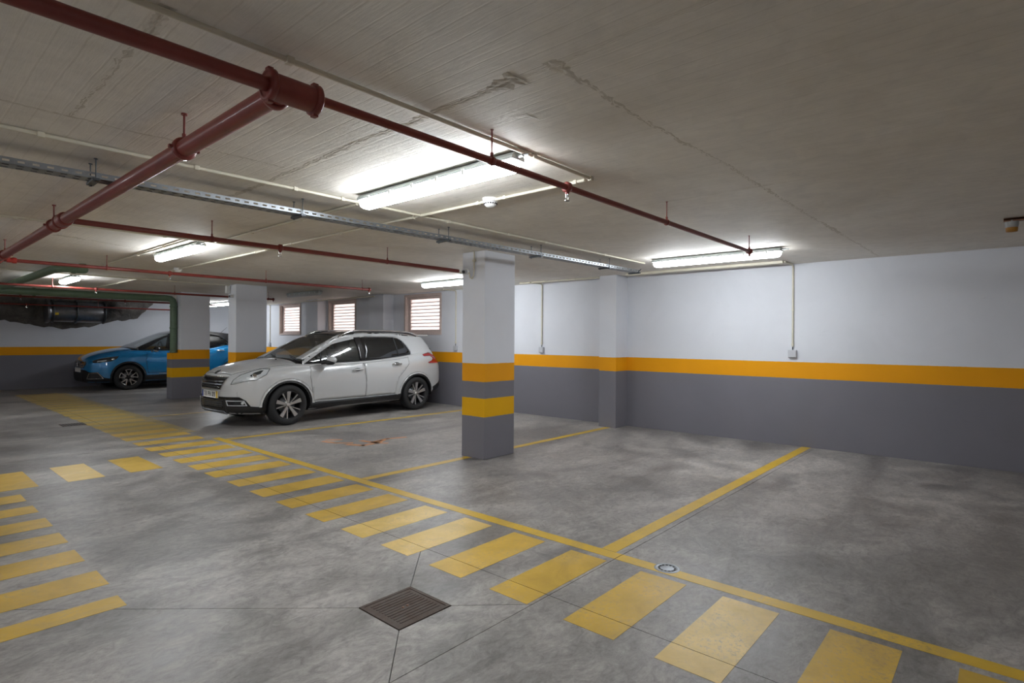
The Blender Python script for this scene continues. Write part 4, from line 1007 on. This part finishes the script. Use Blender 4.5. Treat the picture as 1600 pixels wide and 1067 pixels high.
# ---- blue car
TB = dict(L=4.12, wheels=(.87, 3.48), r=.318, arch=.360, cab=(1.05, 4.0), roof=(1.86, 3.72), roofmat=M['blackgloss'], edge=.87, lean=.50,
    W=[(0, .48), (.03, .60), (.08, .70), (.18, .785), (.35, .84), (.6, .87), (.85, .878), (1.3, .862), (2.2, .868), (3.0, .872), (3.4, .884), (3.75, .86), (3.96, .80), (4.07, .72), (4.12, .60)],
    zb=[(0, .25), (.1, .20), (.5, .19), (3.4, .20), (3.8, .28), (4.12, .36)],
    zsh=[(0, .66), (.03, .71), (.10, .77), (.25, .84), (.5, .91), (.8, .97), (1.10, 1.0), (1.8, .985), (2.4, .99), (2.9, 1.04), (3.3, 1.13), (3.7, 1.16), (3.9, 1.08), (4.04, .98), (4.12, .86)],
    ysh=[(0, .80), (.3, .84), (.9, .88), (1.3, .905), (3.5, .90), (4.12, .86)],
    ZT=[(0, .74), (.03, .80), (.10, .86), (.25, .93), (.5, 1.0), (.8, 1.055), (1.05, 1.075), (1.3, 1.0), (3.4, 1.09), (3.8, 1.09), (4.04, 1.0), (4.12, .88)],
    ZR=[(1.05, 1.06), (1.3, 1.20), (1.6, 1.36), (1.85, 1.47), (2.05, 1.525), (2.4, 1.56), (2.9, 1.55), (3.35, 1.50), (3.66, 1.45), (3.80, 1.31), (3.92, 1.14), (4.0, 1.04)])
bc = Car('car', 'blue crossover car with black roof at the back, half hidden by columns', (3.53, 17.72, 0), 0, (1, 1, 1), TB, M['carblue'])
T = bc.T; PB = M['carblue']; zs2 = T['zsh']; edge2 = lambda x: bc.cab_half(x)[2][1]
dtop = pchip([(1.18, .99), (1.4, 1.12), (1.7, 1.30), (1.95, 1.40), (2.2, 1.44), (2.6, 1.455), (2.95, 1.43), (3.2, 1.36), (3.38, 1.20)])
dbot = pchip([(1.18, .985), (2.4, .995), (2.88, 1.055), (3.24, 1.165), (3.38, 1.195)])
bc.side('window_frame', [(1.08, zs2(1.08) - .015)] + [(x, edge2(x) + .004) for x in np.linspace(1.1, 3.86, 44)] + [(3.95, 1.03)] + [(x, zs2(x) - .014) for x in np.linspace(3.9, 3.39, 7)]
        + [(3.385, 1.19)] + [(x, dtop(x)) for x in np.linspace(3.37, 1.20, 34)] + [(1.17, .975)], M['blackgloss'], off=.005, cell=.05, bv=bc.cv)
bc.side('rear_side_window', [(2.33, dbot(2.33) + .006)] + [(x, dbot(x) + .006) for x in (2.6, 2.9, 3.2, 3.36)] + [(x, dtop(x) - .006) for x in (3.3, 3.1, 2.95, 2.7, 2.5, 2.33)], M['privacy'], off=.003, cell=.08, bv=bc.cv)
bc.side('door_pillar', [(2.20, dbot(2.2)), (2.325, dbot(2.32)), (2.325, dtop(2.32)), (2.19, dtop(2.2))], M['blackgloss'], off=.007, cell=.08, bv=bc.cv)
door(bc, 'front_door', [(1.30, .42), (2.27, .42), (2.285, .6), (2.265, .96), (1.28, .955), (1.25, .75)], 2.13, .86, PB)
door(bc, 'rear_door', [(2.28, .42), (3.05, .42), (3.12, .55), (3.22, .70), (3.38, .80), (3.37, 1.08), (2.9, 1.01), (2.277, .965), (2.295, .6)], 3.10, .98, PB)
bc.side('sill_cladding', [(1.22, .19), (3.12, .19), (3.10, .38), (1.25, .36)], M['black'], off=.008, th=.012, cell=.06)
bc.side('chrome_strip', [(1.55, .385), (2.95, .395), (2.95, .412), (1.55, .402)], M['chrome'], off=.010, th=.004, cell=.08)
for wx in T['wheels']: bc.side('arch_lip', [(wx + a[0] - wx, a[1]) for a in arch_ring(wx, .3615, .40, -.30, PI + .30)], M['black'], off=.006, th=.012, cell=.05)
bc.patch('lower_grille', [(-.55, .22), (.55, .22), (.50, .44), (-.50, .44)], bc.FRONT, M['black'], off=.010, th=.01, cell=.05)
bc.patch('grille', [(-.50, .58), (.50, .58), (.58, .68), (.52, .73), (-.52, .73), (-.58, .68)], bc.FRONT, M['blackgloss'], off=.010, th=.01, cell=.05)
for k in range(2): bc.patch('grille_bar', [(-.50, .61 + k * .05), (.50, .61 + k * .05), (.50, .622 + k * .05), (-.50, .622 + k * .05)], bc.FRONT, M['chrome'], off=.018, th=.008, cell=.1)
bc.patch('badge', [(0, .60), (.055, .68), (0, .76), (-.055, .68)], bc.FRONT, M['chrome'], off=.025, th=.012, cell=.06)
bc.patch('licence_plate', [(-.26, .46), (.26, .46), (.26, .57), (-.26, .57)], bc.FRONT, M['white'], off=.022, th=.012, cell=.13)
HB = [(.47, .745), (.62, .80), (.80, .84), (.99, .862), (.95, .79), (.84, .735), (.62, .70), (.50, .70)]
quart(bc, 'headlamp', HB, M['lensdark'], off=.007, th=.008, cell=.03)
quart(bc, 'projector', [(.88 + .03 * math.cos(a), .785 + .028 * math.sin(a)) for a in np.linspace(0, 2 * PI, 11)[:-1]], M['chrome'], off=.013, th=.005, cell=.03)
quart(bc, 'light_strip', [(.58, .715), (.76, .745), (.76, .775), (.58, .745)], M['lens'], off=.012, th=.005, cell=.03)
quart(bc, 'lower_cladding', [(.10, .20), (.10, .52), (.30, .52), (.42, .47), (.60, .47), (.72, .33), (.86, .30), (.86, .195), (.5, .2)], M['black'], off=.006, th=.008, cell=.04)
moulding(bc, 'fog_surround', [(.345, .30), (.42, .455), (.60, .465), (.715, .305)], bc.quarter(60), .012, M['chrome'], .014, .008, True)
bc.patch('cabin_deck', [(1.15, -.74), (3.85, -.74), (3.85, .74), (1.15, .74)], bc.TOP, M['interior'], off=.012, th=.004, cell=.2)
bc.patch('cowl', [(.97, -.72), (1.12, -.76), (1.16, -.76), (1.16, .76), (1.12, .76), (.97, .72), (.94, 0)], bc.TOP, M['black'], off=.006, th=.005, cell=.05)
seats(bc, ((2.32, 'front_seat'), (3.20, 'rear_seat')), 1.38)
MB().lathe([(.165, -.012), (.180, 0), (.165, .012), (.15, 0), (.165, -.012)], (0, 0, 0), 'X', 28).build('steering_wheel', M['interior'], bc.root, (1.72, -.36, 1.06))
for sg in (-1, 1):
    MB().sphere((1.46, sg * .985, 1.04), .12, (.62, .90, .55), 16).build('mirror_cap', M['blackgloss'], bc.root)
    MB().sphere((1.44, sg * .96, .995), .11, (.70, .95, .40), 14).tube((1.38, sg * .85, .975), (1.44, sg * .92, .99), .03, n=10).build('mirror_base', M['chrome'], bc.root)
MB().tube((3.45, 0, 1.50), (3.62, 0, 1.66), .006, .003, n=8).build('antenna', M['black'], bc.root)
for wx in T['wheels']:
    for sg in (-1, 1): wheel(bc, wx, sg, T['r'], 'loop')
MB().box((.6, -.5, .20), (3.7, .5, .24)).build('underbody', M['black'], bc.root)
